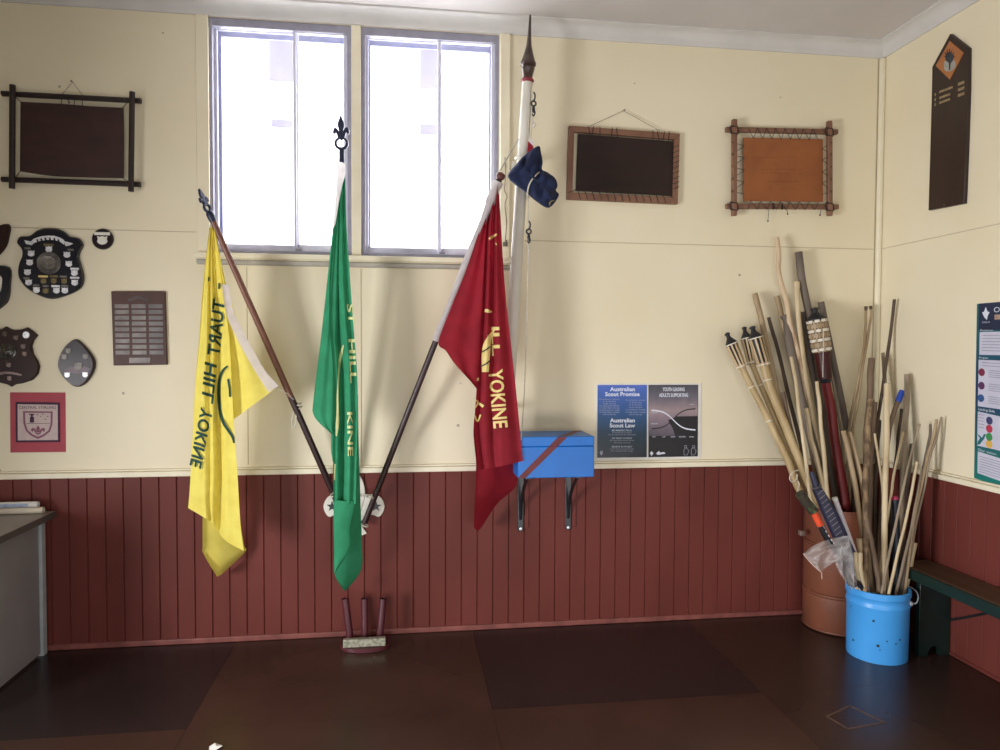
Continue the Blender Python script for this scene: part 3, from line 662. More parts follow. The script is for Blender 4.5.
# poster on the right wall, running out of the picture
t = thing('program_poster', atX(990,486), 'tall teal and white information poster with round coloured icons on the right wall', 'poster')
A, B, C_, D = (977,303.8),(1040,298.5),(1040,500),(974,478)
def pp(u, v):  # position on the sheet, u across 0..1, v down 0..1
    L_ = Vector(A).lerp(Vector(D), v); R_ = Vector(B).lerp(Vector(C_), v); q = L_.lerp(R_, u); return (q.x, q.y)
def prect(u0, v0, u1, v1): return [pp(u0,v0), pp(u1,v0), pp(u1,v1), pp(u0,v1)]
def ppoly(pts): return [pp(*p) for p in pts]
sheet = slab_px([A,B,C_,D], -.0002, .003, atX).build('sheet', grad_mat('poster_teal', [(0,'#1d7a70'),(.5,'#17365e'),(1,'#1d6a70')], 'Z', 0, .85), t)
XP = -.0032
slab_px(prect(.03,0,1,.152), XP, .0003, atX).build('header_band', M_P_NAVY, sheet)
for q in (ppoly([(.05,.163),(1,.158),(1,.285),(.05,.292)]), ppoly([(.04,.32),(1,.315),(1,.578),(.04,.585)]), ppoly([(.04,.615),(1,.63),(1,.80),(.04,.81)]), ppoly([(.05,.842),(1,.855),(1,.975),(.05,.965)])):
    slab_px(q, XP, .0004, atX).build('text_panel', M_P_LIL, sheet)
mb = MB()
def ptext(s, u, v, h, w): text_into(mb, s, lambda a, b: atX(*pp(u+a*w, v-b*h), XP-.0012))
ptext('One', .27, .055, .03, .22); ptext('Purpose', .06, .157, .010, .2); ptext('Program', .05, .312, .010, .14); ptext('Leading Skills', .05, .606, .014, .25)
slab_px(ppoly([(.14,.022),(.17,.05),(.2,.05),(.17,.075),(.16,.095),(.12,.08),(.08,.05),(.11,.05)]), XP-.0003, .0006, atX, mb=mb); ptext('SCOUTS', .085, .112, .009, .12)
ptext('Our vision', .05, .836, .013, .28)
mb.build('white_print', M_P_WHITE, sheet)
slab_px(prect(.28,.068,.46,.095), XP-.0003, .0006, atX).build('small_photo', mat('photo_tan', '#b59a86', .5, '#8c7468', 60), sheet)
cols = ['#8e3350','#7a2f56','#5b3560','#33568a','#2a5f8c']
for k, (u, v, c) in enumerate(((.09,.39,'#7d2c48'),(.09,.466,'#573059'),(.085,.537,'#2f5486'),(.22,.655,'#3a3f68'),(.22,.70,'#b5364c'),(.22,.745,'#3a8a4e'),(.22,.785,'#dcb050'))):
    slab_px(ppoly([(u+.05*math.cos(a*PI/10), v+.022*math.sin(a*PI/10)) for a in range(20)]), XP-.0004, .0006, atX).build('round_icon', mat('icon_'+c[1:], c, .5, c), sheet)
mb = MB()
for v0, v1, u0, n in ((.18,.265,.09,6),(.333,.35,.09,2),(.375,.41,.2,4),(.45,.485,.2,4),(.52,.555,.2,4),(.628,.70,.05,5),(.865,.95,.08,7)):
    for k in range(n):
        v = v0+(v1-v0)*k/max(1, n-1); w = (.1 if v0 > .6 and v0 < .65 else .42)*random.uniform(.75,1)
        slab_px(prect(u0, v, min(u0+w, .98), v+.004), XP-.0004, .0004, atX, mb=mb)
mb.build('body_print', mat('print_mid_grey', '#8f90a0', .6, '#9a9bab', 60), sheet)
slab_px(ppoly([(.05,.785),(.08,.765),(.04,.745),(.08,.75),(.11,.76),(.14,.735),(.17,.735),(.14,.765),(.11,.78),(.08,.80),(.04,.805)]), XP-.0004, .0005, atX).build('bird_motif', M_P_TEAL, sheet)

# ------------------------------------------------------------------ blue box on two black brackets
zt, zb = 1.081, .871; bx0, bx1, by = -2.158, -1.763, -.285
t = thing('blue_box', ((bx0+bx1)/2, by/2, zb), 'bright blue wooden box with diagonal maroon stripe on two black brackets', 'box')
box(bx0, bx1, by, -.027, zb, zt-.0508).build('box_body', M_BLUE, t, bevel=.004)
box(bx0, bx1, by, -.027, zt-.050, zt).build('lid', M_BLUE, t, bevel=.004)
def stripe(pts): n = len(mb.v); mb.v.extend(Vector(p) for p in pts); mb.face((n,n+1,n+2,n+3))
mb = MB(); yf = by-.0012
a0, a1 = atZ(566,437,zt), None
fx = lambda px, py: at(px, py, yf)
p1, p2, p3, p4 = fx(517.5,479), fx(525.5,479), fx(567.5,437.3), fx(558,437.3)
zs = zt-.0504
def cutz(p, q, z): k = (z-p.z)/(q.z-p.z); return p.lerp(q, k)
p1.z = p2.z = zb+.001; p3.z = p4.z = zt-.002
stripe([p1, p2, cutz(p2,p3,zs-.0006), cutz(p1,p4,zs-.0006)]); stripe([cutz(p1,p4,zs+.0006), cutz(p2,p3,zs+.0006), p3, p4])
q = [Vector((p4.x, by+.002, zt+.0008)), Vector((p3.x, by+.002, zt+.0008)), Vector((p3.x+.235, -.03, zt+.0008)), Vector((p4.x+.235, -.03, zt+.0008))]
q[2].x = min(q[2].x, bx1-.002); q[3].x = min(q[3].x, bx1-.045)
stripe(q)
mb.build('stripe', M_STRIPE, t, smooth=0)
for px in (520.5, 568):
    p = at(px, 505, -.03); x = at(px, 527, -.02).x
    b = thing('shelf_bracket', (x, -.012, .53), 'black metal bracket under the %s end of the blue box' % ('left' if px < 540 else 'right'), 'bracket', 'brackets under the blue box')
    mb = MB(); prof = [(x-.016+.016*(1-math.cos(a)), .548-.016*math.sin(a)) for a in [PI*i/10 for i in range(11)]]
    out = [(x-.016, zb-.003)] + prof + [(x+.016, zb-.003)]
    mb.poly([Vector((q[0], -.024, q[1])) for q in out], [Vector((q[0], -.0125, q[1])) for q in out])
    mb.build('wall_arm', M_BLACK, b, bevel=.002)
    box(x-.016, x+.016, -.25, -.013, zb-.012, zb-.0005).build('shelf_arm', M_BLACK, b, bevel=.002)
    MB().tube(spline([(x, -.022, .60), (x, -.05, .70), (x, -.12, .79), (x, -.22, zb-.01)], 14), .009, 10).build('brace', M_BLACK, b)
    MB().lathe([(.008,0),(.007,.004),(.0002,.005)], (x, -.024, .548), 12, (0,-1,0)).build('screw', M_SILVER, b)
    # batten strip on the wall beside each arm
    struct(box(x+.022, x+.045, -.020, -.012, .55, .80).build('trim_21' if px < 540 else 'trim_22', M_RED, bevel=.002))

# ------------------------------------------------------------------ cloth sheets
class Sheet:
    """net of pixel points (rows of equal length), depth per row; folds add depth"""
    def __init__(s, rows, depth, fold=None, nu=40, nv=70, kf=.75):
        s.grid = []; cols = []
        fine = [spline([(x, y, 0) for x, y in r], nu) for r in rows]
        for j in range(nu): cols.append(spline([fine[i][j] for i in range(len(rows))], nv))
        dd = spline([(d*kf, 0, 0) for d in depth], nv)
        s.nu, s.nv = nu, nv; s.px = []; s.P = []
        for i in range(nv):
            v = i/(nv-1)
            for j in range(nu):
                u = j/(nu-1); q = cols[j][i]; Y = dd[i].x + (fold(u, v) if fold else 0)
                s.px.append((q.x, q.y, Y)); s.P.append(at(q.x, q.y, Y))
    def into(s, mb):
        n = len(mb.v); mb.v += s.P
        for i in range(s.nv-1):
            for j in range(s.nu-1): a = n+i*s.nu+j; mb.face((a, a+1, a+s.nu+1, a+s.nu))
        return mb
    def depth(s, x, y):
        b = sorted(((q[0]-x)**2+(q[1]-y)**2, q[2]) for q in s.px)[:4]
        w = [1/(d+.02) for d, _ in b]; return sum(k*q[1] for k, q in zip(w, b))/sum(w)
    def pt(s, x, y, off=.009): return at(x, y, s.depth(x, y)-off)
def cloth_text(mb, sh, s, p0, p1, up, cuts=2, lean=0):
    p0, p1, up = Vector(p0), Vector(p1), Vector(up)
    d = p1-p0
    return text_into(mb, s, lambda u, v: sh.pt(*(p0 + d*u + up*v)), cuts, .022)
def cloth_band(mb, sh, pts, w, off=.009):
    k0 = len(pts); m = (k0-1)*5+1; ws = w if isinstance(w, list) else [w]*k0
    wv = [v.x for v in spline([(x, 0, 0) for x in ws], m)]; pts = [Vector((v.x, v.y)) for v in spline([(x, y, 0) for x, y in pts], m)]
    n = len(mb.v); c = 7
    for i in range(m):
        t = (pts[min(i+1,m-1)]-pts[max(i-1,0)]).normalized(); nn = Vector((-t.y, t.x))
        for j in range(c): mb.v.append(sh.pt(*(pts[i]+nn*wv[i]*(j/(c-1)-.5)), off))
    for i in range(m-1):
        for j in range(c-1): a = n+i*c+j; mb.face((a, a+1, a+c+1, a+c))
    return mb
def fl(amp, freq, ph=0, amp2=0, f2=0, ph2=0, grow=.5):
    return lambda u, v: (amp*math.sin(2*PI*(freq*u+ph)+1.2*v) + amp2*math.sin(2*PI*(f2*u+ph2)-2*v))*(grow+(1-grow)*min(1, v*1.5))
def fleur(mb, o, ex, ez, h, th):
    """scout style fleur-de-lis finial: o foot, ex sideways, ez upward (unit), h height"""
    ey = ex.cross(ez)
    def pl(pts, y=th):
        f = [o + ex*(x*h) + ez*(z*h) - ey*y/2 for x, z in pts]; mb.poly(f, [p + ey*y for p in f])
    pl([(0,1),(.085,.80),(.10,.70),(.06,.58),(.05,.40),(-.05,.40),(-.06,.58),(-.10,.70),(-.085,.80)])
    for s in (-1, 1):
        pl([(s*x, z) for x, z in ((.05,.42),(.07,.56),(.13,.64),(.18,.66),(.225,.60),(.235,.50),(.21,.45),(.185,.49),(.15,.51),(.12,.46),(.11,.40),(.09,.36))])
    pl([(-.10,.36),(.10,.36),(.10,.42),(-.10,.42)], th*1.3)
    n_ = 16; ro = [(.205*math.cos(2*PI*i/n_), .205+.19*math.sin(2*PI*i/n_)) for i in range(n_)]; ri = [(.135*math.cos(2*PI*i/n_), .22+.115*math.sin(2*PI*i/n_)-(.05 if i == 4 else 0)) for i in range(n_)]
    for i in range(n_): j = (i+1) % n_; pl([ro[i], ro[j], ri[j], ri[i]])
    return mb

def crease(u, c, d, w):
    """valley fold: depth d at c, closing over w"""
    t = abs(u-c)/w
    return d*(1-t)**1.6 if t < 1 else 0
# yellow flag ---------------------------------------------------------
yt, yb = at(211.5,217.5,-0.315), at(335,497,-.06)
t = thing('flag', at(234,420,-0.270), 'yellow flag with green mirrored lettering hanging from a slanted brown pole', 'flag', 'troop flags on the white bracket')
ax = (yt-yb).normalized(); mid = yb + (yt-yb)*.385
pole = MB().tube([mid, yt], [.0165,.0145], 12).build('pole', M_POLEBR, t)
lab(MB().tube([yb-ax*.02, mid], .0165, 12).build('lower_pole', M_POLEDK, t), 'dark stained lower half of the pole')
fex = ax.cross(Vector((0,1,0))).normalized(); fex = (Matrix.Rotation(math.radians(62), 3, ax) @ fex).normalized()
mb = fleur(MB(), yt+ax*.022, fex, ax, .115, .012); mb.lathe([(.0155,-.02),(.018,0),(.018,.02),(.011,.032),(.0002,.036)], yt, 14, ax)
mb.build('finial', M_FIN, t)
yel = [Sheet([[(x0+(x1-x0)*k/4, y_) for k in range(5)] for x0, x1, y_ in ((209.5,214,227),(203,222,285),(199.5,229,335),(195.5,231.5,380),(193,234,425),(190.5,237.5,475))]+[[(189.2,496),(202,502),(212.5,509),(226,522),(240.5,524)],[(188,508),(203.2,517),(212.6,523.5),(225,540),(243.8,551)]], [-.405,-.40,-.39,-.385,-.38,-.375,-.37,-.37],
    lambda u, v: crease(u, .34+.1*v, .035, .13) + crease(u, .58+.06*v, .05, .16) + (.014*math.sin(2*PI*(1.5*u+.12)+.6*v) + .006*math.sin(2*PI*3.3*u+2.5*v))*(1-.3*v)),
  Sheet([[(203,478),(222,480),(236,480)],[(202.6,517),(222,518),(240,520)],[(202.6,545),(222,543),(244,545)],[(203.6,554),(222,562),(245,552)],[(217,576.5),(219,576),(221,575)]], [-.35,-.345,-.335,-.33,-.32], lambda u, v: .13*u + .06*v + .008*math.sin(2*PI*1.1*u+1), 24, 40),
  Sheet([[(212.5,227),(215,227)],[(221,285),(226.5,285)],[(227,335),(243.5,335)],[(231,380),(269,379)],[(233.5,419.5),(274.8,389)]], [-.395,-.37,-.35,-.345,-.345], lambda u, v: .012*math.sin(2*PI*(1.1*u+.1)+v) - .02*u, 24, 50)]
mb = MB()
for s in yel: s.into(mb)
cl = mb.build('flag_cloth', M_YEL, t, smooth=180)
mb = MB(); A_ = yel[0]
for w_ in (('TUART', (224.5,301), (219,357), (-12,-3)), ('HILL', (216.5,365), (212.8,404), (-12,-3.6)), ('YOKINE', (212.2,410.5), (200.5,469), (-11.5,-4))):
    cloth_text(MB(), A_, *w_).build('lettering', M_DKGREEN, cl, smooth=180)
cloth_band(mb, A_, [(227.5,366),(222.5,371),(219.6,379),(218.6,390),(219,402),(220.5,414),(223.5,423),(228,430),(232.5,437),(234,443)], [1.8,2.4,2.8,3,3,2.8,2.8,2.8,2.6,2])
mb.build('ring_emblem', M_DKGREEN, cl, smooth=180); mb = MB()
for p_, w_ in (([(228,379),(229.4,388),(230,397)], 2), ([(209.2,277),(208.6,281)], 1.4), ([(219.2,283),(219,289)], 1.8)): cloth_band(MB(), A_, p_, w_).build('lettering', M_DKGREEN, cl, smooth=180)
mb = MB(); E_ = [(228.6,285),(233,310),(243.5,332),(255,354),(266,372),(278.5,386)]
W_ = [(221.4,284),(225.5,311),(234,333),(247,357.5),(258,376),(268.5,392.5)]
Sheet([[a, b] for a, b in zip(W_, E_)], [-.405,-.40,-.395,-.39,-.385,-.38], None, 6, 40).into(mb)
mb.build('hoist_band', M_WCL, t, smooth=180)
mb = MB(); pc = lambda x, y: at(x, y, -.21)
mb.tube([at(277,388,-0.264), at(288,394,-0.210), at(295,401,-0.154), at(299.5,405,-0.143)], .0022, 6); mb.ring(at(297.5,404.5,-0.139), .019, .003, ax, 16, 6); mb.ring(at(298.6,408,-0.135), .019, .003, ax, 16, 6)
mb.tube(spline([at(297,407,-0.154), at(293.5,414,-0.150), at(292,423,-0.150), at(294,428,-0.150), at(296,422,-0.150), at(296,412,-0.154)], 20), .003, 6)
mb.tube([at(209.5,217,-0.315), at(212,228,-0.304)], .004, 6); mb.build('cord', M_WCORD, t)

# green flag ----------------------------------------------------------
gt, gb = at(341.5,163,-0.289), at(350,510,-.036)
t = thing('flag', at(345,420,-0.270), 'green flag with pale lettering hanging straight down between the other two', 'flag', 'troop flags on the white bracket')
ax = (gt-gb).normalized()
MB().tube([gb, gt], .0155, 12).build('pole', M_POLEDK, t)
mb = fleur(MB(), at(341.7,151,-0.296), RT.copy(), ax, .165, .014); mb.tube([gt-ax*.02, at(341.7,150,-0.296)], [.0135,.0125], 12); mb.build('finial', M_FIN, t)
grn = [Sheet([[(338.5,164),(341,163.5),(345,164)],[(334.5,225),(340,225),(346.5,225)],[(330,270),(339,270),(349.5,270)],[(329.5,320),(341,320),(353,320)],[(333,370),(345,370),(357,370)],[(334.5,412),(346,412),(357.8,412)],[(333.2,440),(346,440),(357.2,440)],[(333.2,470),(346,470),(356.6,470)],[(333.2,502.5),(345,503.2),(356,503.6)]], [-.42]*4+[-.418,-.415,-.41,-.405,-.40],
    lambda u, v: crease(u, .36, .045, .16) + crease(u, .80, .03, .18)*(1-.5*v) + .012*math.sin(2*PI*(1.15*u-.12)) + .005*math.sin(2*PI*2.6*u+.8*v)),
  Sheet([[(338,168),(341,168)],[(333,225),(339,225)],[(323,320),(337.5,320)],[(317,370),(336.5,370)],[(313,404),(335.8,404)],[(313,413),(335.5,418)],[(318,421.5),(334.8,428)],[(331.6,434),(334.2,436)]], [-.40]*3+[-.392]*5, lambda u, v: -.012*math.sin(PI*u) + .004*math.sin(2*PI*2*u+v), 24, 60),
  Sheet([[(341,395),(351,395),(358,395)],[(337,440),(348,440),(358.6,440)],[(334.6,500),(348,502),(360.6,504)],[(334.2,545),(349,545),(362,545)],[(334.2,573),(348,577),(361,570)],[(344,591),(345,590.8),(347,589.5)]], [-.365]*6, lambda u, v: .09*u + .04*v + .010*math.sin(2*PI*(.9*u+.3)+v), 30, 50),
  Sheet([[(333.6,500),(345,501),(355.6,501)],[(333.6,525),(341,525),(350,528)],[(334,548),(341,549),(349.4,549)],[(334.2,573),(334.8,573),(335.6,572)]], [-.395,-.392,-.39,-.388], lambda u, v: -.014*math.sin(PI*u), 20, 30),
  Sheet([[(331.6,433),(336,433)],[(331.2,450),(336,450)],[(332.8,462),(336,462)]], [-.39]*3, None, 6, 12)]
mb = MB()
for s in grn: s.into(mb)
cl = mb.build('flag_cloth', M_GRN, t, smooth=180)
mb = MB(); A_ = grn[0]
for w_ in (('ST', (346.8,304), (349,324), (6.4,.2)), ('HILL', (348.6,339), (350.6,383), (6.4,0)), ('KINE', (347.2,412), (348,456), (5.4,0))): cloth_text(MB(), A_, *w_).build('lettering', M_PALEPR, cl, smooth=180)
cloth_band(mb, A_, [(343.5,345),(341.5,352),(340,360),(338.8,372),(338,384),(337.6,398),(337.6,410),(337.4,424),(336.2,436)], [1.2,2.6,2.6,1.6,1.6,1.8,2.2,3.6,1.2])
mb.build('ring_emblem', M_PALEPR, cl, smooth=180); mb = cloth_band(MB(), A_, [(335,464),(334.6,470),(334.4,480)], 1.4)
mb.build('lettering', M_PALEPR, cl, smooth=180)
mb = MB(); Sheet([[(337.6,163),(341,162),(345.2,164)],[(337,174),(341,174),(345,176)],[(336,190),(339,188),(342.6,184)],[(334.4,208),(336.6,207),(338.8,203)],[(333,229),(334,227),(335.4,224)]], [-.46]*5, None, 10, 24).into(mb)
mb.ring(at(341.6,164,-0.291), .019, .005, ax, 16, 6); mb.build('hoist_band', M_WCL, t, smooth=180)

# red flag ------------------------------------------------------------
rt, rb = at(499,180,-0.315), at(364.5,523,-.05)
ax = (rt-rb).normalized()
t = thing('flag', at(495,430,-0.270), 'red flag with cream lettering on a slanted pole, beside the blue box', 'flag', 'troop flags on the white bracket')
MB().tube([rb, rt], .0155, 12).build('pole', M_POLEDK, t)
MB().lathe([(.012,-.01),(.012,.0),(.02,.008),(.024,.02),(.02,.033),(.0002,.04)], rt, 16, ax).build('finial', mat('brown_knob', '#4b1f1a', .35, '#5a2821', 20), t)
def on_pole(k, off=0): return rb + (rt-rb)*k
kk = lambda px, py: ((at(px,py,-.2)-CAM).normalized())
def pole_k(py):
    lo, hi = 0, 1
    for _ in range(30):
        m = (lo+hi)/2; p = on_pole(m)-CAM; y = 375-FPX*p.dot(UP)/p.dot(FW)
        lo, hi = (m, hi) if y > py else (lo, m)
    return lo
ks = [pole_k(y) for y in (341, 320, 280, 230, 205, 190, 182)]
mb = MB(); mb.tube(spline([on_pole(k) for k in ks], 24), [.0185+.0025*math.sin(i*.9) + (.006 if i > 15 else 0) for i in range(24)], 14)
Sheet([[(496,186),(499,184)],[(483,225),(488,218)],[(466,270),(469,268)],[(450,308),(452,308)],[(434.5,340),(438.5,341)]], [-.425,-.39,-.35,-.31,-.275], None, 6, 40).into(mb)
mb.build('hoist_sleeve', M_WCL, t, smooth=60)
red = [Sheet([[(494,188),(496.5,185),(498.6,184)],[(486.5,225),(494,225),(501,225)],[(483.6,270),(494,270),(503.6,270)],[(481.5,310),(494,310),(507,310)],[(479,345),(495,345),(511,345)],[(476.5,390),(496,390),(516,390)],[(474.5,424),(498,422),(519,420)],[(477,452),(500,448),(521.2,445)],[(479.8,469.8),(502,466),(523,461)]], [-.43,-.425,-.42,-.415,-.41,-.405,-.40,-.40,-.40],
    lambda u, v: crease(u, .48-.12*v, .06*(1-.45*v), .17) + crease(u, .10, .03, .12) + .014*math.sin(2*PI*(1.2*u+.1)+.5*v)*(1-.35*v) + .006*math.sin(2*PI*2.7*u-1.1*v)*(1-.5*v)),
  Sheet([[(495,188),(497.5,187)],[(481,226),(489,225)],[(466,270),(486,270)],[(451,308),(484,309)],[(438.5,341.5),(482,347)],[(446,351),(480.5,370)],[(455,364),(479,386)],[(474,385),(478,391)]], [-.42,-.395,-.37,-.35,-.34,-.34,-.34,-.35], lambda u, v: (.012*math.sin(2*PI*(1.6*u+.2)+v) + .02*u)*u, 30, 60),
  Sheet([[(476,405),(495,402),(514,400)],[(473.4,432),(495,434),(516,436)],[(476,462),(496,464),(517,465)],[(475.6,485),(495,486),(516,486)],[(474.6,505),(485,505),(497,504)],[(474,528),(478.2,530.5),(482.5,526)]], [-.365]*6, lambda u, v: .14*u + .06*v + .009*math.sin(2*PI*(1.1*u+.25)+v), 30, 50)]
mb = MB()
for s in red: s.into(mb)
cl = mb.build('flag_cloth', M_RDC, t, smooth=180)
mb = MB(); A_ = red[0]
for w_ in (('YOKINE', (488.6,369.8), (494,428.5), (14.4,-1.2)), ('ILL', (491.6,327), (492.4,356), (8,-.3))): cloth_text(MB(), A_, *w_).build('lettering', M_CREAMPR, cl, smooth=180)
cloth_band(MB(), A_, [(494,330),(489.4,338),(487,345),(486,353),(485.6,361),(485.4,372)], [1.5,4.5,7.5,8.5,8,7]).build('emblem', M_CREAMPR, cl, smooth=180)
for p_, w_ in (([(484.8,310.5),(488,311),(492,312)], [3.4,3.4,1.6]), ([(489,239),(493,236.5),(497,234)], [2,2.4,1.6]), ([(495.6,243),(496.6,245)], 1.2), ([(477,379),(479,379.6)], 3.2), ([(475.6,400),(478,402.6),(475,408)], 1.5), ([(479,403.4),(483.4,406.6)], [2.2,3]), ([(474.8,415.5),(477.4,421.4),(480.6,414.6)], 1.6)):
    cloth_band(MB(), A_, p_, w_).build('lettering', M_CREAMPR, cl, smooth=180)
mb = MB(); 
for x, y in ((485.5,349.5),(485.5,363.5)): cloth_band(mb, A_, [(x-5,y+3),(x,y+.6),(x+5,y-3)], [.8,1.4,1.2], .014)
mb.build('emblem_lines', M_P_BLACK, cl)

# ------------------------------------------------------------------ white fleur bracket holding the three poles
t = thing('pole_bracket', at(350,520), 'white fleur shaped board with black stars holding the flag pole ends', 'bracket')
def mir(pts): return [(708-x, y) for x, y in pts]
petal = smooth_closed([(352,468),(357,472),(362.6,481),(365,492),(363,503),(359,515),(354,522),(348,515),(344.5,503),(342.4,492),(344,481),(348,472)], 3)
lobe = smooth_closed([(356,508),(360,500),(366,495.6),(373,494.4),(380,497),(384.2,504),(384,510),(381,515.4),(378,517),(374,515.4),(369,515),(364,518),(358,524)], 3)
tail = [(350,512),(358,512),(362,526.5),(367,533.5),(359,537),(354,533),(349,537),(341,533.5),(346,526.5)]
for nm, o_, th in (('centre_petal', petal, .020), ('side_petal', lobe, .016), ('side_petal', mir(lobe), .016), ('tail', tail, .012)): slab_px(o_, -.010, th).build(nm, M_WHITE, t, bevel=.002)
for x in (376, 332): slab_px(star(x, 506.5, 5.6), -.026, .0015).build('star', M_P_BLACK, t)
mb = MB()
for (x, y, Y) in ((369.5,496.5,-.10),(364.6,525,-.06)): mb.ring(at(x,y,Y), .0185, .004, ax, 18, 6)
mb.tube([at(369,495.5,-.115), at(361,494,-.08), at(357,497,-.04)], .004, 6); mb.ring(at(334,494.5,-.10), .019, .004, (.35,.3,-.9), 18, 6)
mb.build('tie', M_WCORD, t)

# ------------------------------------------------------------------ floor stand for the poles
t = thing('flag_stand', at(364,650,-.16)*1, 'low floor stand with three maroon tubes behind a speckled grey block', 'stand')
t.location = (-2.93, -.15, 0)
mb = MB(); cx, cy = -2.925, -.175; o = [(cx-.125, cy+.10)] + [(cx-.125*math.cos(a), cy-.075*math.sin(a)) for a in [PI*i/16 for i in range(17)]] + [(cx+.125, cy+.10)]
mb.poly([(x, y, .022) for x, y in o], [(x, y, .0005) for x, y in o]); mb.build('base', M_TUBE, t, bevel=.003)
lz = .0225
p0, p1 = at(343,650,-.225), at(385.6,649,-.225)
box(p0.x, p1.x, -.225, -.195, lz, lz+.040).build('block', M_STONE, t, bevel=.004)
for (xb_, xt_) in ((350.5,345.2),(365,364.6),(379.6,383.2)):
    a = at(xb_, 642, -.14); b = at(xt_, 598.5, -.13); a.z = lz
    d = (b-a).normalized(); mb = MB().tube([a, b], .0185, 18, cap=False); n = len(mb.v)
    mb.tube([b, a], .0145, 18, cap=False); mb.build('pole_tube', M_TUBE, t)

# ------------------------------------------------------------------ tall white mast
mt, mbm = at(527.4,82,-.20), at(504.4,457,-.16)
ax = (mt-mbm).normalized(); k_m = lambda py: None
t = thing('flag_mast', mbm, 'tall white mast with red collar and dark turned spire beside the window', 'flagpole')
MB().tube([mbm, mbm.lerp(mt,.5), mt], [.0335,.032,.027], 20).build('pole', M_MAST, t)
L_ = (at(530.3,15,-.2)-mt).length
MB().lathe([(.024,0),(.030,.004),(.034,.012),(.030,.02),(.026,.022)], mt-ax*.005, 24, ax).build('collar', M_REDP, t)
axf = (at(530.3,14.5,-.2)-mt).normalized()
MB().lathe([(.024,.015),(.026,.03),(.031,.06),(.034,.065),(.034,.07),(.030,.074),(.040,.083),(.041,.092),(.034,.108),(.024,.14),(.014,.18),(.0095,.23),(.007,.28),(.0055,L_-.01),(.0045,L_),(.0002,L_+.003)], mt, 24, axf).build('spire', M_FINW, t)
mb = MB(); hy = -.225
mb.tube(spline([at(532,90,hy), at(531.4,120,hy), at(530.6,150,hy)], 8), .0028, 6); mb.tube(spline([at(529.6,90,hy), at(528,150,hy), at(526.6,200,hy)], 8), .0022, 6)
mb.tube(spline([at(528,195,hy), at(528.4,250,hy), at(526.5,330,hy), at(524,400,hy), at(521,440,-.29)], 16), .0026, 6)
mb.build('halyard', M_WCORD, t)
mb = MB(); mb.tube(spline([at(518.5,139,-.2), at(513,148,-.22), at(506,160,-.28), at(500,171,-.38)], 12), .0042, 6); mb.build('tie_tape', M_WCORD, t)
def snap(x, y0, y1):
    m_ = MB(); h = y1-y0; p = lambda dx, f: at(x+dx, y0+h*f, hy-.005)
    m_.tube(spline([p(0,0), p(1.4,.12), p(1.2,.28), p(0,.36)], 10), .004, 8); m_.ring(p(0,.48), .012, .0045, (0,1,0), 16, 8); m_.lathe([(.006,0),(.008,.01),(.008,.02),(.004,.03)], p(0,.62), 10, (0,0,-1)); m_.tube(spline([p(0,.75), p(1.5,.85), p(0,1), p(-1.4,.9)], 12), .0035, 8)
    return m_.build('snap_hook', M_BLACK, t)
snap(533.6, 92, 116); snap(528.8, 221, 243)
mb = MB(); mb.tube(spline([at(533,116,hy), at(532.4,121,hy), at(535.4,124,hy), at(533,127,hy), at(531.6,123,hy)], 14), .004, 8)
mb.tube(spline([at(528.6,243,hy), at(527.4,247,hy), at(529.6,249,hy), at(528.4,246,hy)], 10), .0035, 8); mb.build('cord_knot', M_WCORD, t)
for k in (.13, .80):
    p = mbm.lerp(mt, k); m_ = box(p.x-.03, p.x+.03, -.012, -.0005, p.z-.03, p.z+.03); m_.quadbox(p.x-.008, p.x+.008, p.y+.03, -.01, p.z-.012, p.z+.012); m_.ring(p, .036, .006, ax, 20, 6, 1.6); m_.build('wall_clamp', M_MAST, t, bevel=.002)
m_ = MB(); p = at(505.5,203,-.17); m_.tube(spline([at(505,157,-.02), at(505.6,175,-.03), at(504.5,190,-.03), at(507,196,-.03), at(505,205,-.03), at(506.5,222,-.02), at(505,244,-.02)], 24), .0026, 6); m_.build('loose_cord', mat('old_cord', '#9a8a70', .8, '#857559', 60), t)
m_ = box(at(504.6,245).x-.012, at(504.6,245).x+.012, -.03, -.0005, at(504.6,247).z, at(504.6,243).z); m_.tube([at(504.6,245,-.03), at(506.6,243,-.045), at(506.6,240,-.045)], .004, 8); m_.build('wall_hook', M_NAIL, t, bevel=.002)
# navy bundle tied to the mast
o = [(539,146),(541,152),(542.6,162),(542,169.5),(547,172),(555,178),(557.6,185.6),(556,190.4),(558.8,195.8),(549.2,207.8),(537,202),(526.4,193),(509.4,179.8),(509.2,172.4),(515.4,165),(522.6,157),(531.4,149.6)]
cen = [(535,160)]*17
t = thing('rolled_flag', at(534,178,-.25), 'navy blue rolled cloth bundle tied with pale cord to the white mast', 'flag')
def puff(outline, Y, T, rings=7, fold=0, ax0=None, ax1=None):
    """inflated cloth shape: rings shrink toward the axis ax0-ax1"""
    mb = MB(); ol = smooth_closed(outline, 4); k = len(ol); A0, A1 = Vector(ax0), Vector(ax1)
    def core(p): p = Vector(p); d = A1-A0; s_ = max(0, min(1, (p-A0).dot(d)/d.dot(d))); return A0+d*s_
    for sg in (1, -1):
        n = len(mb.v)
        for r in range(rings+1):
            f = math.cos(r/rings*PI/2)**.8 if r < rings else 0; hgt = math.sin(r/rings*PI/2)**.7*T
            for p in ol:
                c = core(p); q = c + (Vector(p)-c)*max(f, .001); w = noise.noise(Vector((q.x*.22, q.y*.10, sg*3.0)))
                mb.v.append(at(q.x, q.y, Y - sg*hgt*(1+fold*w)))
        for r in range(rings):
            for i in range(k): mb.face((n+r*k+i, n+r*k+(i+1)%k, n+(r+1)*k+(i+1)%k, n+(r+1)*k+i))
    return mb
bd = puff(o, -.285, .055, 7, .9, (524,168), (549,194)).build('cloth_roll', M_NAVY, t, smooth=180)
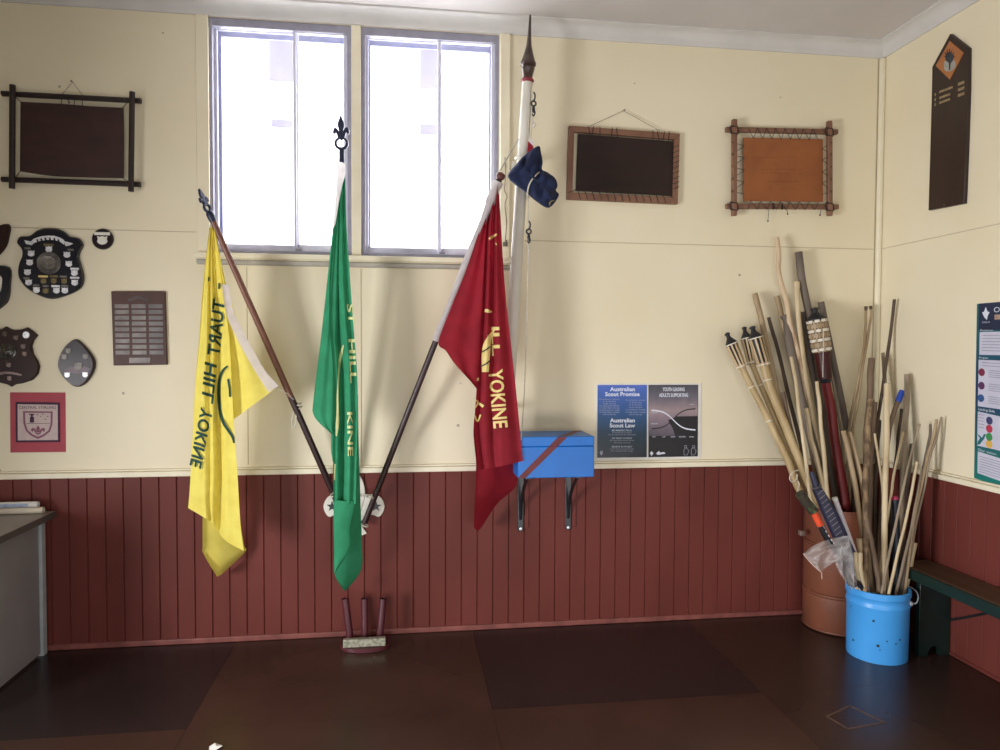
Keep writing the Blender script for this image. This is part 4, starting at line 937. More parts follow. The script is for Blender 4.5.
mb = MB(); mb.tube(spline([at(541.4,170.8,-.29), at(536,175,-.335), at(530.5,182,-.345), at(528,189,-.335), at(527.6,195.5,-.30), at(529,197,-.28)], 20), .004, 8); mb.build('tie_cord', M_WCORD, t)
mb = MB(); mb.v += [at(529.6,137.6,-.262), at(534.8,143,-.262), at(533.2,146,-.262), at(528.2,141,-.262)]; mb.face((0,1,2,3)); mb.build('white_corner', M_WCL, t)
mb = MB(); mb.v += [at(528.2,141,-.262), at(533.2,146,-.262), at(534,151,-.262), at(527,154,-.262)]; mb.face((0,1,2,3)); mb.build('red_corner', M_RDC, t)
mb = MB(); mb.tube(spline([at(549,203.5,-.335), at(551.5,201,-.335), at(554,200.5,-.33)], 8), .003, 6); mb.tube([at(549.5,205.5,-.33), at(550.5,202,-.338)], .0025, 6); mb.build('gold_mark', mat('dull_gold', '#8e815a', .6, '#7a6e4a', 40), t)

# ------------------------------------------------------------------ drum and bucket
DC, DR, DH = Vector((-.345, -.198, 0)), .178, .672
t = thing('steel_drum', DC, 'terracotta brown ribbed steel drum holding the tallest poles and cane torches', 'drum')
pr = [(.001,.004),(DR-.006,.004),(DR,.010)]
for zr in (.205, .475): pr += [(DR,zr-.012),(DR-.005,zr-.008),(DR+.007,zr-.003),(DR+.007,zr+.004),(DR-.003,zr+.009),(DR,zr+.013)]
pr += [(DR,DH-.012),(DR+.006,DH-.008),(DR+.006,DH),(DR-.004,DH),(DR-.006,DH-.01),(DR-.008,.016),(.001,.014)]
MB().lathe(pr, DC, 56).build('body', M_DRUM, t, smooth=50)
MB().ring(DC+Vector((0,0,.012)), DR+.001, .006, (0,0,1), 56, 8).build('bottom_rim', M_DRUM, t)
p = at(799.5,532,-.2); box(p.x-.012, p.x+.014, -.235, -.205, p.z-.014, p.z+.014).build('catch', mat('worn_steel', '#8c7a70', .5, '#6f5a50', 30, metal=.3), t, bevel=.003)
BC, BR, BH = Vector((-.372, -.566, 0)), .142, .345
t = thing('bucket', BC, 'sky blue enamelled bucket full of thin sticks and canes', 'bucket')
pr = [(.001,.006),(BR-.012,.006),(BR-.010,.0),(BR-.004,.0),(BR-.003,.012),(BR,BH-.085),(BR+.004,BH-.078),(BR+.004,BH-.070),(BR,BH-.064),(BR+.001,BH-.034),(BR+.006,BH-.030),(BR+.006,BH-.002),(BR+.003,BH),(BR-.002,BH),(BR-.004,BH-.01),(BR-.007,.014),(.001,.012)]
MB().lathe(pr, BC, 56).build('body', M_BUCK, t, smooth=50)
ev = Vector((.80,-.59,0)).normalized()
mb = MB(); e = BC + Vector((math.cos(-.75)*BR, math.sin(-.75)*BR, BH-.06)); mb.lathe([(.012,0),(.012,.006),(.006,.012),(.0002,.013)], e, 12, (math.cos(-.75), math.sin(-.75), 0)); mb.build('handle_ear', M_SILVER, t)
q = e + Vector((.012, -.004, 0)); MB().tube(spline([q, q+Vector((.014,-.002,.002)), q+Vector((.026,.002,.014)), q+Vector((.034,.01,.034)), q+Vector((.036,.03,.052)), q+Vector((.034,.09,.056)), e+Vector((.0,.17,.03))], 24), .003, 8).build('wire_handle', M_STEEL, t)
mb = MB()
for x, y, s in ((873.5,621,1.6),(878,646,1.8),(887,641.5,1),(900,640,1.2),(896,644,1),(853,640,1.4),(880,650,.8),(851,606,1.2)):
    p = atZ(x, y, .15); d = ray(x, y); o_ = Vector((CAM.x-BC.x, CAM.y-BC.y)); dd = Vector((d.x, d.y)); A_ = dd.dot(dd); B_ = 2*o_.dot(dd); C_ = o_.dot(o_)-(BR+.0)**2; disc = B_*B_-4*A_*C_
    if disc > 0:
        h = CAM + d*((-B_-math.sqrt(disc))/(2*A_)); nn = Vector((h.x-BC.x, h.y-BC.y, 0)).normalized(); mb.lathe([(.004*s,-.001),(.0035*s,.0006),(.0002,.0008)], h, 7, nn)
mb.build('paint_chip', M_DKIN, t)

# ------------------------------------------------------------------ sticks
GD, GB = 'poles and torches standing in the brown drum', 'sticks and canes standing in the blue bucket'
def path3d(px, Yt, Yr, where):
    """px: pixel path from tip down to the rim; returns points down to the container floor"""
    cum = [0]
    for a, b in zip(px, px[1:]): cum.append(cum[-1]+math.dist(a, b))
    pts = []
    for q, c in zip(px, cum):
        Y = Yt + (Yr-Yt)*c/cum[-1]; p = at(q[0], q[1], Y)
        while p.x > -.035: Y -= .01; p = at(q[0], q[1], Y)
        pts.append(p)
    c, r, z0 = (DC, DR-.05, .03) if where == 'd' else (BC, BR-.03, .022)
    rz = (DH if where == 'd' else BH) + .01
    d = pts[-1]-pts[0]; d.normalize(); l = pts[-1].copy()
    if l.z > rz:  # carry on straight to the rim
        l = l + d*((rz-l.z)/d.z)
    v = Vector((l.x-c.x, l.y-c.y))
    if v.length > r+.02: v = v*((r+.02)/v.length); l = Vector((c.x+v.x, c.y+v.y, l.z))
    pts.append(l) if pts[-1].z > rz+.02 else pts.__setitem__(-1, l)
    e = l + d*((z0-l.z)/d.z); v = Vector((e.x-c.x, e.y-c.y))
    if v.length > r: v = v*(r/v.length); e = Vector((c.x+v.x, c.y+v.y, z0))
    pts.append(e); return pts
def mpp(p): return (p-CAM).dot(FW)/FPX
def stick_mesh(pts, w0, w1, seed, kn=1.0, nseg=36, n=10):
    rr = random.Random(seed)
    if len(pts) > 3: q = spline(pts[:-1], nseg-6) + [pts[-2].lerp(pts[-1], i/6) for i in range(1, 7)]
    else: q = [pts[0].lerp(pts[1], i/(nseg-7)) for i in range(nseg-6)] + [pts[1].lerp(pts[-1], i/6) for i in range(1, 7)]
    k = len(q); rad = []; ph = rr.uniform(0, 50)
    for i in range(k):
        m = mpp(q[i]); w = (w0+(w1-w0)*i/k)*m/2; w *= 1+.10*kn*noise.noise(Vector((i*.45, ph, 0)))
        rad.append(w)
        q[i] = q[i] + Vector((noise.noise(Vector((i*.16, ph, 3))), 0, 0))*.008*kn*min(1, i/4)*min(1,(k-1-i)/8)
    return q, rad
def stick(label, px, w, m, where, Yt, Yr, w1=None, kn=1.0, name='stick', cut=True, group=None):
    pts = path3d(px, Yt, Yr, where); q, rad = stick_mesh(pts, w, w1 or w, len(label)*7+int(px[0][0]*3), kn)
    t = thing(name, q[-1], label, 'stick' if name in ('stick', 'cane') else 'pole', group or (GD if where == 'd' else GB))
    MB().tube(q, rad, 10).build('shaft', W[m] if isinstance(m, str) else m, t, smooth=60)
    if cut:
        a = (q[0]-q[1]).normalized(); MB().tube([q[0]-a*.001, q[0]+a*.0012], rad[0]*.88, 10).build('cut_end', M_CUT if m in ('pale','tan','knot','weath') else mat('grey_cut_end', '#8f7c66', .7, '#7c6a56', 30), t)
    return t, q, rad
# in the drum
stick('tallest pinkish tan pole with a dark knot, standing in the brown drum', [(776.6,237.5),(779.4,256),(778.6,270),(781,285),(786.5,303),(789.6,322),(796,345),(806,395),(818,450),(826,495)], 4.6, 'knot', 'd', -.06, -.19, 6)
stick('thick grey bark pole with rounded tip just right of the tallest pole', [(798.6,252),(801.5,276),(806,300),(812,330),(821,380),(832,440),(842,500)], 7.2, 'grey', 'd', -.05, -.13, 8, .7, cut=False)
stick('smooth pale pole whose tip stands just below the rounded grey pole tip', [(796.8,282),(798,305),(801,340),(807,390),(818,450),(827,500)], 5.4, 'pale', 'd', -.07, -.22, 5)
stick('light brown split pole standing between the cane torches and the tallest pole', [(754.6,293.5),(761,318),(768,350),(778,395),(792,440),(806,490)], 5.6, 'tan', 'd', -.05, -.17, 6)
stick('thin dark straight stick between the light brown split pole and the knobby grey pole', [(768.6,317.5),(776,345),(786,385),(797,430),(812,490)], 3.4, 'dark', 'd', -.05, -.14, 4.5)
stick('pale brown pole whose blunt tip is crossed by the tallest pole', [(776.8,296),(782,318),(790,350),(800,400),(812,450),(822,500)], 5.4, 'tan', 'd', -.04, -.12, 6)
stick('knobby grey brown pole with a lumpy broken tip', [(784,315),(787.4,326),(792,350),(800,390),(812,440),(824,495)], 8.5, 'grey', 'd', -.08, -.24, 8.5, 2)
stick('broad weathered grey pole behind the woven torch', [(803,312),(808,345),(816,390),(826,440),(836,500)], 6, 'grey', 'd', -.045, -.10, 7)
stick('grey brown pole slanting down the right side of the woven torch', [(821,302),(827,330),(834,365),(843,410),(850,450),(856,495)], 6, 'grey', 'd', -.05, -.12, 7, .6)
stick('short pale peeled stick with pointed tip left of the red bamboo stem', [(816.8,381.5),(818.6,400),(821,425),(824,460),(828,500)], 3.6, 'pale', 'd', -.22, -.27, 5)
stick('thin peeled stick with rough bark strip along the knobby grey pole', [(791,357),(797,395),(800,420),(804,450),(811,500)], 3.4, 'pale', 'd', -.20, -.30, 4)
stick('pale curved cane between the striped navy bat and the red bamboo', [(806,408),(812,440),(819,470),(828,510)], 4.4, 'pale', 'd', -.20, -.26, 5, cut=False)
stick('darker tan stick hidden between the cane torch stems and the pale canes', [(783,392),(792,430),(803,470),(812,505)], 3.6, 'brown', 'd', -.18, -.22)
stick('dark thin rod just right of the red bamboo stem', [(829,360),(836,400),(842,445),(848,500)], 2.6, 'weath', 'd', -.10, -.16)
a_ = [at(x, y, -.075) for x, y in ((779,270),(780,277),(781,283),(782.6,288))]
MB().tube(a_, [.004,.0075,.0085,.003], 10).build('dark_knot', W['dark'], bpy.data.objects['stick'])
for lb, pp_ in (('dark tipped bent cane leaning toward the corner, left of its close twin', [(866,306.5),(866.4,320),(863,345),(859,372),(853,405),(848,440),(846,500)]), ('dark tipped bent cane closest to the white corner strip', [(870.6,306),(870.4,318),(866.5,345),(862,375),(857,405),(852,440),(850,500)])):
    t, q, rad = stick(lb, pp_, 2.4, 'tan', 'd', -.06, -.16, 3, 1.4, name='cane', cut=False)
    MB().tube([q[0]+(q[0]-q[1])*.05, q[0], q[1], q[2]], [rad[0]*1.1, rad[0]*1.35, rad[1]*1.25, rad[2]*1.1], 10).build('dark_tip', W['dark'], t)
# red bamboo with woven torch head
def cane_head(parent, p0, p1, r0, r1, strips, style):
    """torch canister from p0 (top) to p1"""
    ax = (p1-p0).normalized(); L = (p1-p0).length
    e1 = ax.cross(Vector((0,1,0))).normalized(); e2 = ax.cross(e1)
    MB().lathe([(.0002,0),(r0*.86,0),(r1*.80,L),(.0002,L)], p0, 20, ax).build('inner_can', M_BLACKP, parent)
    mb = MB(); mb2 = MB()
    if style == 'slats':
        for k in range(strips):
            a = 2*PI*k/strips; mb.bar(p0+(e1*math.cos(a)+e2*math.sin(a))*r0, p1+(e1*math.cos(a)+e2*math.sin(a))*r1, .0095, .004, e1*math.cos(a)+e2*math.sin(a))
        mb.build('cane_slats', M_CANE, parent)
        for f in (.02, .94): mb2.ring(p0+ax*L*f, r0+(r1-r0)*f+.002, .0035, ax, 24, 6)
        mb2.build('twine_band', M_TWINE, parent)
    else:
        rows = 7
        for i in range(rows):
            for k in range(strips):
                a = 2*PI*(k+.5*(i%2))/strips; f = (i+.5)/rows; r = r0+(r1-r0)*f; d = e1*math.cos(a)+e2*math.sin(a)
                (mb if i%2 == 0 else mb2).bar(p0+ax*L*(f-(.04 if i%2 == 0 else .06))+d*r, p0+ax*L*(f+(.04 if i%2 == 0 else .06))+d*r, .024, .006, d)
        for k in range(strips*2):
            a = PI*k/strips; d = e1*math.cos(a)+e2*math.sin(a); mb2.bar(p0+d*(r0-.003), p1+d*(r1-.003), .010, .003, d)
        mb.build('pale_weave', M_TWINE, parent); mb2.build('cane_slats', MATS['tan_wood'], parent)
    return ax
def torch_cap(parent, p, ax, r):
    MB().lathe([(r*1.0,-.012),(r*1.05,0),(r*.95,.006),(r*.55,.026),(r*.38,.034),(r*.34,.050),(r*.46,.053),(r*.46,.060),(r*.2,.064),(.0002,.066)], p, 20, -ax).build('burner_cap', M_BLACKP, parent)
def torch(label, top, can_end, pole_px, rpx0, rpx1, wp, Yt, Yr, style='slats', polem=M_BAMBOO, bands=()):
    pts = path3d([top, can_end]+pole_px, Yt, Yr, 'd'); p0, p1 = pts[0], pts[1]; m = mpp(p0)
    t = thing('torch', pts[-1], label, 'torch', GD)
    ax = cane_head(t, p0, p1, rpx0*m, rpx1*m, 9 if style == 'slats' else 9, style); torch_cap(t, p0, ax, rpx0*m)
    q, rad = stick_mesh(pts[1:], wp*1.2, wp*1.3, int(top[0]), .15)
    st = q[0].lerp(q[1], .5); MB().tube([p1-ax*.02]+q, [rpx1*m*.95]+[rad[0]*1.15]+rad[1:], 12).build('stem', polem, t, smooth=60)
    mb = MB()
    for f in bands:
        i = int(f*len(q)); mb.ring(q[i], rad[i]+.001, .003, q[i+1]-q[i], 20, 6)
    if bands: mb.build('twine_band', M_TWINE, t)
    return t, q, rad
torch('cane torch with black cap, furthest left of the torches', (731.4,343.5), (742,367.5), [(751,386),(762,407),(776,436),(789,463),(800,491)], 5.8, 4.4, 5.4, -.10, -.23, bands=(.14,.34))
torch('cane torch with black cap, half hidden behind its front twin', (746.4,338), (752,364), [(760,384),(770,407),(783,436),(796,465),(808,492)], 5.2, 4.2, 4.6, -.06, -.20, bands=(.15,))
torch('cane torch with black cap, in front and second from left', (755.4,337.5), (764,366), [(771,390),(781,415),(791,440),(802,466),(813,492)], 6.8, 5.6, 6.6, -.13, -.25, bands=(.10,))
t, q, rad = torch('large woven cane torch with black cap on a red bamboo stem', (816.4,319), (822,352), [(826,384),(830.6,405),(835,440),(840,470),(845,500)], 9.2, 8.6, 7.2, -.14, -.22, 'weave', M_REDBAM)
ax = (q[2]-q[0]).normalized(); m = mpp(q[0])
i0 = next(i for i, p in enumerate(q) if p.z < at(823,376,-.15).z); MB().tube([q[0]-ax*.01]+q[1:i0]+[q[i0]], [8.2*m]+[7.4*m-.9*m*k/max(1,i0) for k in range(1, i0)]+[6.2*m], 14).build('dark_sleeve', mat('dark_red_lacquer', '#34100f', .45, '#421515', 10, spec=.3), t)
mb = MB()
for k in range(4): mb.ring(q[i0]+ax*(.006*k), 4.2*m, .005, ax, 20, 6)
mb.build('black_binding', M_BLACKP, t)
a_, b_ = at(823.4,329,-.22), at(822.8,377,-.22); MB().tube([a_, b_], .0016, 6).build('loose_twine', M_TWINE, t)
mb = MB()
for f in (.42, .62, .8): i = int(len(q)*f); mb.ring(q[i], rad[i], .0022, q[i+1]-q[i], 20, 6)
mb.build('bamboo_node', M_REDBAM, t)

# in the bucket
S = stick
S('thick mottled bark stick with pale spots, in the blue bucket', [(871,400),(868.4,425),(868,450),(865.5,480),(865.4,520),(864.6,560),(863.8,590)], 6.4, 'spot', 'b', -.34, -.64, 5, 1.4)
S('dark bark stick with a flat sawn top at the wall corner', [(871.6,358.5),(870.4,380),(869,405),(866,440),(868,500),(872,590)], 6.4, 'brown', 'b', -.20, -.50, 5, 1)
S('short stubby brown stick beside the flat topped bark stick', [(875,402.5),(873.4,420),(872,450),(870,500),(870,590)], 5, 'brown', 'b', -.26, -.52, 4)
S('long thin dark rod, tallest in the bucket, leaning right across the corner', [(894.4,299.5),(891,330),(886,365),(881,400),(874,445),(868,500),(866,590)], 3, 'dark', 'b', -.12, -.46, 3.4, .2)
S('faint grey stick behind the long thin dark rod', [(883,353),(885,385),(887,410),(887,470),(884,590)], 3.6, 'weath', 'b', -.12, -.45, 4)
S('round peeled cane thicker than its neighbours in the middle of the bucket', [(887,384),(886.4,410),(887,440),(885,480),(884.6,520),(884.6,560),(883,590)], 5.4, 'pale', 'b', -.40, -.62, 6, .7)
t, q, rad = S('brown stick with blue taped tip in the blue bucket', [(902.4,391),(897,404),(891.6,420),(888,440),(882,490),(878,590)], 4.6, 'brown', 'b', -.26, -.50, 4, .5)
zq = at(897.5,404.5,-.28).z; k_ = [p for p in q if p.z > zq]; MB().tube([q[0]+(q[0]-q[1])*.06]+k_, [rad[0]*.9]+[rad[0]*1.25]*len(k_), 10).build('blue_tip', M_BLUETIP, t)
S('grey brown stick with square sawn top right of the blue tipped stick', [(907,374.5),(906.4,410),(904.4,440),(902.6,480),(900,530),(897,590)], 5.2, 'weath', 'b', -.30, -.52, 5, .6)
S('slender pale cane leaning right behind the pink ended sleeve', [(903,432),(898,455),(893.4,478),(890.4,500),(884,540),(877,590)], 2.4, 'pale', 'b', -.38, -.55, 3, .4, name='cane')
t, q, rad = S('navy sleeved pole with a round pink end', [(895.2,499),(895.6,520),(896,545),(896,590)], 7, M_NAVYPOLE, 'b', -.50, -.55, 7, 0, cut=False)
MB().lathe([(.0002,.016),(.010,.014),(.017,.006),(.0185,-.004),(.016,-.016),(.0002,-.02)], q[0], 18, (0,-.3,1)).build('pink_end', M_PINKTIP, t)
S('pale straight cane crossing in front of the pink ended sleeve', [(919.4,424),(912,450),(905,480),(898,515),(890,550),(882,590)], 2.4, 'weath', 'b', -.48, -.66, 3, .4, name='cane')
S('grey weathered cane with dark flat tip near the right edge', [(930.4,424.5),(928.6,442),(924,465),(918,495),(910,540),(902,590)], 2.6, 'grey', 'b', -.50, -.60, 3.4, .7, name='cane')
S('tan cane just right of the dark tipped weathered cane', [(936.6,419.5),(933,440),(926.6,460),(920,490),(912.6,530),(905,590)], 2.8, 'tan', 'b', -.54, -.61, 3.4, .7, name='cane')
S('thin cane with the tip furthest right of all', [(941.4,417),(936.4,438),(929,462),(922.6,495),(914,535),(906,590)], 1.8, 'weath', 'b', -.56, -.58, 3, .6, name='cane')
S('slim pale cane rising from the front right of the bucket rim', [(917,462),(912,490),(905.6,520),(897.4,555),(889.6,590)], 2.6, 'pale', 'b', -.58, -.67, 3.2, .4, name='cane')
S('thin tan cane between the weathered canes at the right of the bucket', [(922,470),(917,500),(911,530),(904,560),(897,590)], 2.6, 'weath', 'b', -.55, -.62, 3.2, .6, name='cane')
S('short pale stick with sawn end at the right rim of the bucket', [(914.6,543),(911,560),(908.4,575),(905,590)], 5.2, 'pale', 'b', -.55, -.585, 5.4, .3)
S('short pale square stub at the left front rim of the bucket', [(855.2,552.5),(855.6,565),(856.4,590)], 5.2, 'pale', 'b', -.60, -.63, 5.2, .2)
S('short pale square stub, second from the left front rim', [(860.4,553),(860.6,570),(860.6,590)], 4.4, 'pale', 'b', -.61, -.645, 4.4, .2)
S('reddish tan stub rising behind the two pale square stubs', [(859,539),(860.4,555),(861.6,590)], 6, 'tan', 'b', -.55, -.59, 5, .3)
S('straight tan stick leaning left, left one of a parallel pair', [(843.4,431),(849,455),(855,485),(860.4,520),(864,550),(868,590)], 5, 'tan', 'b', -.42, -.55, 5, .4)
S('straight tan stick leaning left, right one of a parallel pair', [(849.4,432),(855,452),(861.6,482),(865.6,520),(868.6,555),(872,590)], 4.4, 'tan', 'b', -.41, -.54, 4.4, .4)
S('thin pale cane leaning left against the round peeled cane', [(874.6,433.5),(878,455),(881.6,480),(883.6,510),(888,590)], 2.6, 'pale', 'b', -.40, -.53, 2.8, .3, name='cane')
S('brown stick slanting right to left below the mottled bark stick', [(866.4,520),(870.6,540),(875.6,565),(880,590)], 5.4, 'brown', 'b', -.54, -.63, 5, .6)
S('dark narrow stick behind the middle of the bucket', [(901.6,409),(898,440),(893,480),(890,530),(888,590)], 2.8, 'dark', 'b', -.24, -.48, 3)
S('dull grey stick deep in the bucket behind the pink ended sleeve', [(912,444),(908,475),(904,510),(902,550),(899,590)], 4, 'grey', 'b', -.36, -.50, 4.4)
S('dim brown stick deep in the bucket behind the mottled bark stick', [(879,420),(877,455),(875,500),(876,590)], 4, 'dark', 'b', -.24, -.47, 4)
S('pale cane stub leaning behind the plastic bag', [(845.6,536),(848.6,556),(853.6,590)], 4.6, 'tan', 'b', -.56, -.60, 5, .3)
t, q, rad = S('white plastic tube leaning left out of the bucket', [(834.6,498),(842,518),(849,537),(857,560),(867,590)], 5, M_TUBEW, 'b', -.56, -.58, 5, 0, name='tube', cut=False); t['category'] = 'tube'
MB().tube([q[0]-(q[0]-q[1]).normalized()*.012, q[0]+(q[0]-q[1]).normalized()*.002], rad[0]*1.12, 14).build('end_cap', M_PAPER, t)
# striped navy bat
pts = path3d([(811.4,472),(816.4,487),(826,510),(838,536),(858,585)], -.56, -.60, 'b')
t = thing('bat', pts[-1], 'navy bat with pale cross stripes leaning left out of the bucket', 'bat')
h0, h1, b1 = pts[0], pts[1], pts[3]; ax = (b1-h1).normalized(); m = mpp(h1)
MB().tube([h0, h1], [2.4*m, 3*m], 14).build('handle', M_BATN, t)
sx = ax.cross(Vector((0,1,0))).normalized(); sx = sx if sx.x > 0 else -sx; sy = sx.cross(ax)
if sy.y > 0: sy = -sy
MB().bar(h1-sx*1.5*m, h1+ax*.01-sx*-1.5*m*.2, .05, .03) if 0 else None
end = h1.copy()
while end.z > .46: end = end + ax*.01
MB().tube([end-ax*.03, pts[-1]], .011, 10).build('shaft', M_BATN, t)
mb = MB()
oo = [(-4.6,0),(4.6,0),(5.4,12),(6.6,30),(7,60)]
def bp(u, v, d): return h1 + sx*(u*m) + ax*(v*m) + sy*(d*m)
Lp = (end-h1).length/m
prof = [(-4.4,0),(-4.6,6),(-4.8,30),(-4.8,Lp),(9,Lp),(8.6,34),(6.2,16),(4.2,4),(3.8,0)]
mb.poly([bp(u, v, 3) for u, v in prof], [bp(u, v, -3) for u, v in prof]); mb.build('blade', M_BATN, t, bevel=.004)
mb = MB(); prof = [(-4.0,2),(-4.2,30),(-4.2,Lp-2),(4.6,Lp-2),(4.4,34),(3.8,16),(3.2,4)]
f_ = mb.poly([bp(u, v, 3.5) for u, v in prof], [bp(u, v, 3) for u, v in prof]).build('blade_face', M_BATL, t)
mb = MB()
for k in range(12):
    v = 5+k*5; w = 3.4+min(1, k/5)*.9
    if v < Lp-3: mb.bar(bp(-3.6, v+1, 3.7), bp(w, v-.6, 3.7), .0035, .001, sy)
mb.build('stripe', M_BATS, f_)
MB().ring(h1, 4.0*m, .006, ax, 18, 8).build('collar', mat('grey_collar', '#4a4748', .5, '#565354', 30), t)
# taped toy stick: camouflage, orange, black with white marks
pts = path3d([(800,493),(806,502.5),(813,511),(819.5,524),(828.5,541),(838,555),(852,583)], -.66, -.645, 'b')
t = thing('taped_stick', pts[-1], 'stick with camouflage, orange and black white-marked tape sections at drum front', 'stick')
q = spline(pts, 40); m = mpp(q[0]); cut = [next(i for i, p in enumerate(q) if p.z < at(*w, -.6).z) for w in ((811,507.5),(817.5,520))]
MB().tube(q[:cut[0]+1], 5*m, 14).build('camouflage_section', M_CAMO, t); MB().tube(q[cut[0]:cut[1]+1], 3.4*m, 14).build('orange_section', M_ORANGE, t)
MB().tube(q[cut[1]:], 3*m, 14).build('black_section', M_BLACKP, t)
mb = MB(); view = (CAM-q[cut[1]]).normalized(); dd = (q[-8]-q[cut[1]]).normalized(); side = dd.cross(view).normalized()
for k, ch in enumerate('10OOP'):
    base = q[cut[1]] + dd*(.006+.027*k); vs, fs, w = text2d(ch)
    text_into(mb, ch, lambda a, b: base + dd*(a*.022) + side*((b-.5)*-.022) + view*(3.0*m*math.sqrt(max(0, 1-((b-.5)*.022/(3*m))**2))+.0025), 0, .03)
mb.build('white_marks', M_P_WHITE, t)
mb = MB(); c_ = at(795,473,-.33)
mb.tube(spline([at(799,470,-.34), at(793,472,-.345), at(789.6,477.6,-.345), at(792,482,-.345), at(796.6,479,-.34), at(797,474,-.335)], 20), .003, 6)
mb.tube(spline([at(798,481,-.35), at(799.4,485,-.36), at(797.8,490,-.38), at(800,496,-.42)], 14), .003, 6)
tag(mb.build('string', M_WCORD), 'loose white string knotted around the lower stems of the cane torches', 'string')

# plastic bag hanging off the bucket
t = thing('plastic_bag', at(835,575,-.70), 'crumpled clear plastic bag hanging over the left rim of the bucket', 'bag')
def bagf(u, v): return .022*noise.noise(Vector((u*5, v*6, 1.3))) + .012*math.sin(9*u+5*v)
mb = MB()
Sheet([[(803.4,553.6),(815,545),(832,538.6),(848.6,535.6)],[(807,558),(819,552),(834,546),(849.4,543)],[(814,565.5),(824,560.5),(836,554),(851,553)],[(821.6,572.4),(826,567.5),(838,561),(852.6,562)]], [-.66,-.69,-.71,-.71], bagf, 36, 30, 1).into(mb)
Sheet([[(834,556),(842,546),(850,536)],[(835,562),(843,556),(852,550)],[(839,572),(846,566),(854,562)],[(846,583),(850,580),(856,576)],[(850,590),(853,589),(857,586)]], [-.69,-.70,-.705,-.70,-.69], bagf, 24, 30, 1).into(mb)
mb.build('film', M_BAG, t, smooth=180)
mb = MB(); mb.tube(spline([at(803.4,553.6,-.665), at(807,558.4,-.685), at(814,566,-.71), at(821.6,572.6,-.712)], 12), .0022, 6); mb.tube([at(821.6,572.6,-.712), at(822,579,-.71)], .0018, 6); mb.build('rolled_edge', mat('milky_edge', '#d9c3bb', .4, '#cbb0a6', 30), t)

# ------------------------------------------------------------------ bench along the right wall
t = thing('bench', (-.13, -1.3, 0), 'low bench with worn brown top and dark green ends along the right wall', 'bench')
yE = -.47; zs = .438; xf = atZ(923,572.5,zs).x
xf = -.21
box(xf, -.02, -2.6, yE, zs-.03, zs).build('seat', M_BENCHT, t, bevel=.004)
box(xf-.016, xf, -2.6, yE-.01, zs-.055, zs-.002).build('front_rail', M_BENCHE, t, bevel=.004)
for yy in (-.60, -2.3):
    mb = MB(); o = [(xf+.02, 0), (xf+.07, 0)] + [(xf+.07+.035*(1-math.cos(a)), .05*math.sin(a)) for a in [PI*i/10 for i in range(1, 10)]] + [(xf+.14, 0), (-.021, 0), (-.021, zs-.031), (xf+.02, zs-.031)]
    mb.poly([(x, yy-.03, z) for x, z in o], [(x, yy, z) for x, z in o]); mb.build('end_panel', M_BENCHG, t, bevel=.002)
mb = MB(); c = [atX(946,620.5,-.02), atX(965,617.5,-.018), atX(985,613.5,-.018), atX(1000,610,-.018), atX(1000,610,-.018)+Vector((0,-.3,-.02)), atX(1000,610,-.018)+Vector((0,-.7,-.04))]
tag(MB().tube(spline(c, 16), .006, 8).build('cable', M_BLACKP), 'thin black cable running along the maroon wall under the bench', 'cable')

# ------------------------------------------------------------------ desk at the left edge
xr = -4.449; t = thing('desk', (-5.25, -.42, 0), 'grey laminate desk with steel legs against the back wall at left', 'desk')
box(-6.1, xr, -.80, -.028, .676, .709).build('desk_top', M_DESKT, t, bevel=.002)
box(xr-.001, xr+.0025, -.80, -.028, .6765, .7085).build('edge_strip', M_DESKE, t, bevel=.001)
lx = at(44.6,560,-.06).x
for y0, y1 in ((-.085,-.045), (-.78,-.74)): box(lx-.034, lx, y0, y1, 0, .676).build('leg', M_STEEL, t, bevel=.004)
box(lx-.032, lx-.014, -.74, -.085, .012, .676).build('side_panel', M_DESKP, t, bevel=.002)
box(-6.05, -6.01, -.78, -.045, 0, .676).build('leg', M_STEEL, t, bevel=.004)
r1, r2 = .014, .016
def roll(label, xe, y, z, r, m, name):
    t = thing('paper_roll', (xe-.5, y, z-r), label, 'paper roll', 'paper rolls on the desk'); mb = MB().tube([(-5.7, y, z), (xe, y, z)], r, 20, cap=False); mb.tube([(xe, y, z), (-5.7, y, z)], r*.8, 20, cap=False)
    mb.build('paper', m, t); return t
p = atZ(43.5, 512.4, .709); yb_ = -.085
xa = at(43.5, 508, yb_).x; t = roll('cream paper roll lying on the desk under the white one', xa, yb_, .709+.0165, .016, M_PAPERC, 'a')
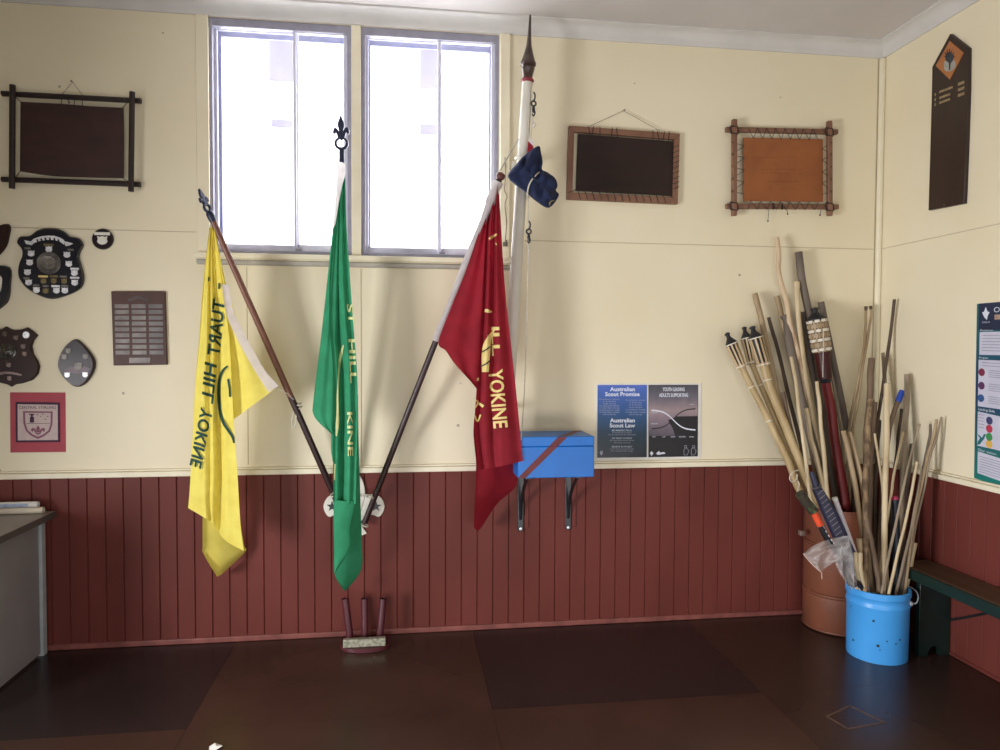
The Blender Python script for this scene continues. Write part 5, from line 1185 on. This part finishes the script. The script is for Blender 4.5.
xa2 = at(38.5, 505, yb_-.004).x; t = roll('white paper roll with blue print on top of the cream roll', xa2, yb_-.004, .709+.033+.0145, .014, M_PAPER, 'b')
mb = MB(); n = 8
zc = .709+.033+.0145
for i in range(n):
    a = PI*(.85+.45*i/(n-1)); 
    for x in (xa2-.04, -5.7): mb.v.append(Vector((x, yb_-.004+.0146*math.cos(a), zc-.0146*math.sin(a)*-1)))
for i in range(n-1): mb.face((2*i, 2*i+1, 2*i+3, 2*i+2))
mb.build('blue_print', M_PRINTB, t)

p = atZ(216,748.5)
mb = MB(); mb.v += [p+Vector(q) for q in ((-.022,-.012,.001),(.0,-.018,.001),(.026,-.006,.012),(.018,.014,.003),(-.008,.016,.014),(-.026,.006,.006),(0,0,.010))]
mb.face(*[(i, (i+1)%6, 6) for i in range(6)]); tag(mb.build('paper_scrap', M_PAPER), 'tiny crumpled white paper scrap on the dark floor', 'scrap')
# ------------------------------------------------------------------ light
w = bpy.data.worlds.new('world'); sc.world = w; w.use_nodes = True
bg = w.node_tree.nodes['Background']; bg.inputs[0].default_value = (.93, .95, 1, 1); bg.inputs[1].default_value = 9.0
def area(name, loc, target, sx, sy, e, col=(1,1,1), spread=180):
    l = bpy.data.lights.new(name, 'AREA'); l.shape = 'RECTANGLE'; l.size = sx; l.size_y = sy; l.energy = e; l.color = col; l.spread = math.radians(spread)
    o = bpy.data.objects.new(name, l); COL.objects.link(o); o.location = loc
    o.rotation_euler = (Vector(target)-Vector(loc)).to_track_quat('-Z', 'Y').to_euler(); return o
area('doorway_light', (-5.7, -2.9, .85), (-.2, -.9, .8), .9, 1.2, 62, (1, 1, 1.05), 105)
area('rear_fill', (-2.6, -6.8, 1.2), (-1.6, 0, .9), 4.2, 1.4, 30, (1, 1, 1.05), 130)  # unseen broad fill lamp added behind the camera to balance the walls
area('low_fill', (-2.2, -2.7, .05), (-2.0, -.2, 1.2), 3.6, 1.0, 44, (1, .99, 1.01))  # unseen lamp added near the floor to brighten the lower wall
sc.view_settings.view_transform = 'Standard'; sc.view_settings.look = 'None'; sc.view_settings.exposure = 0; sc.view_settings.gamma = 1
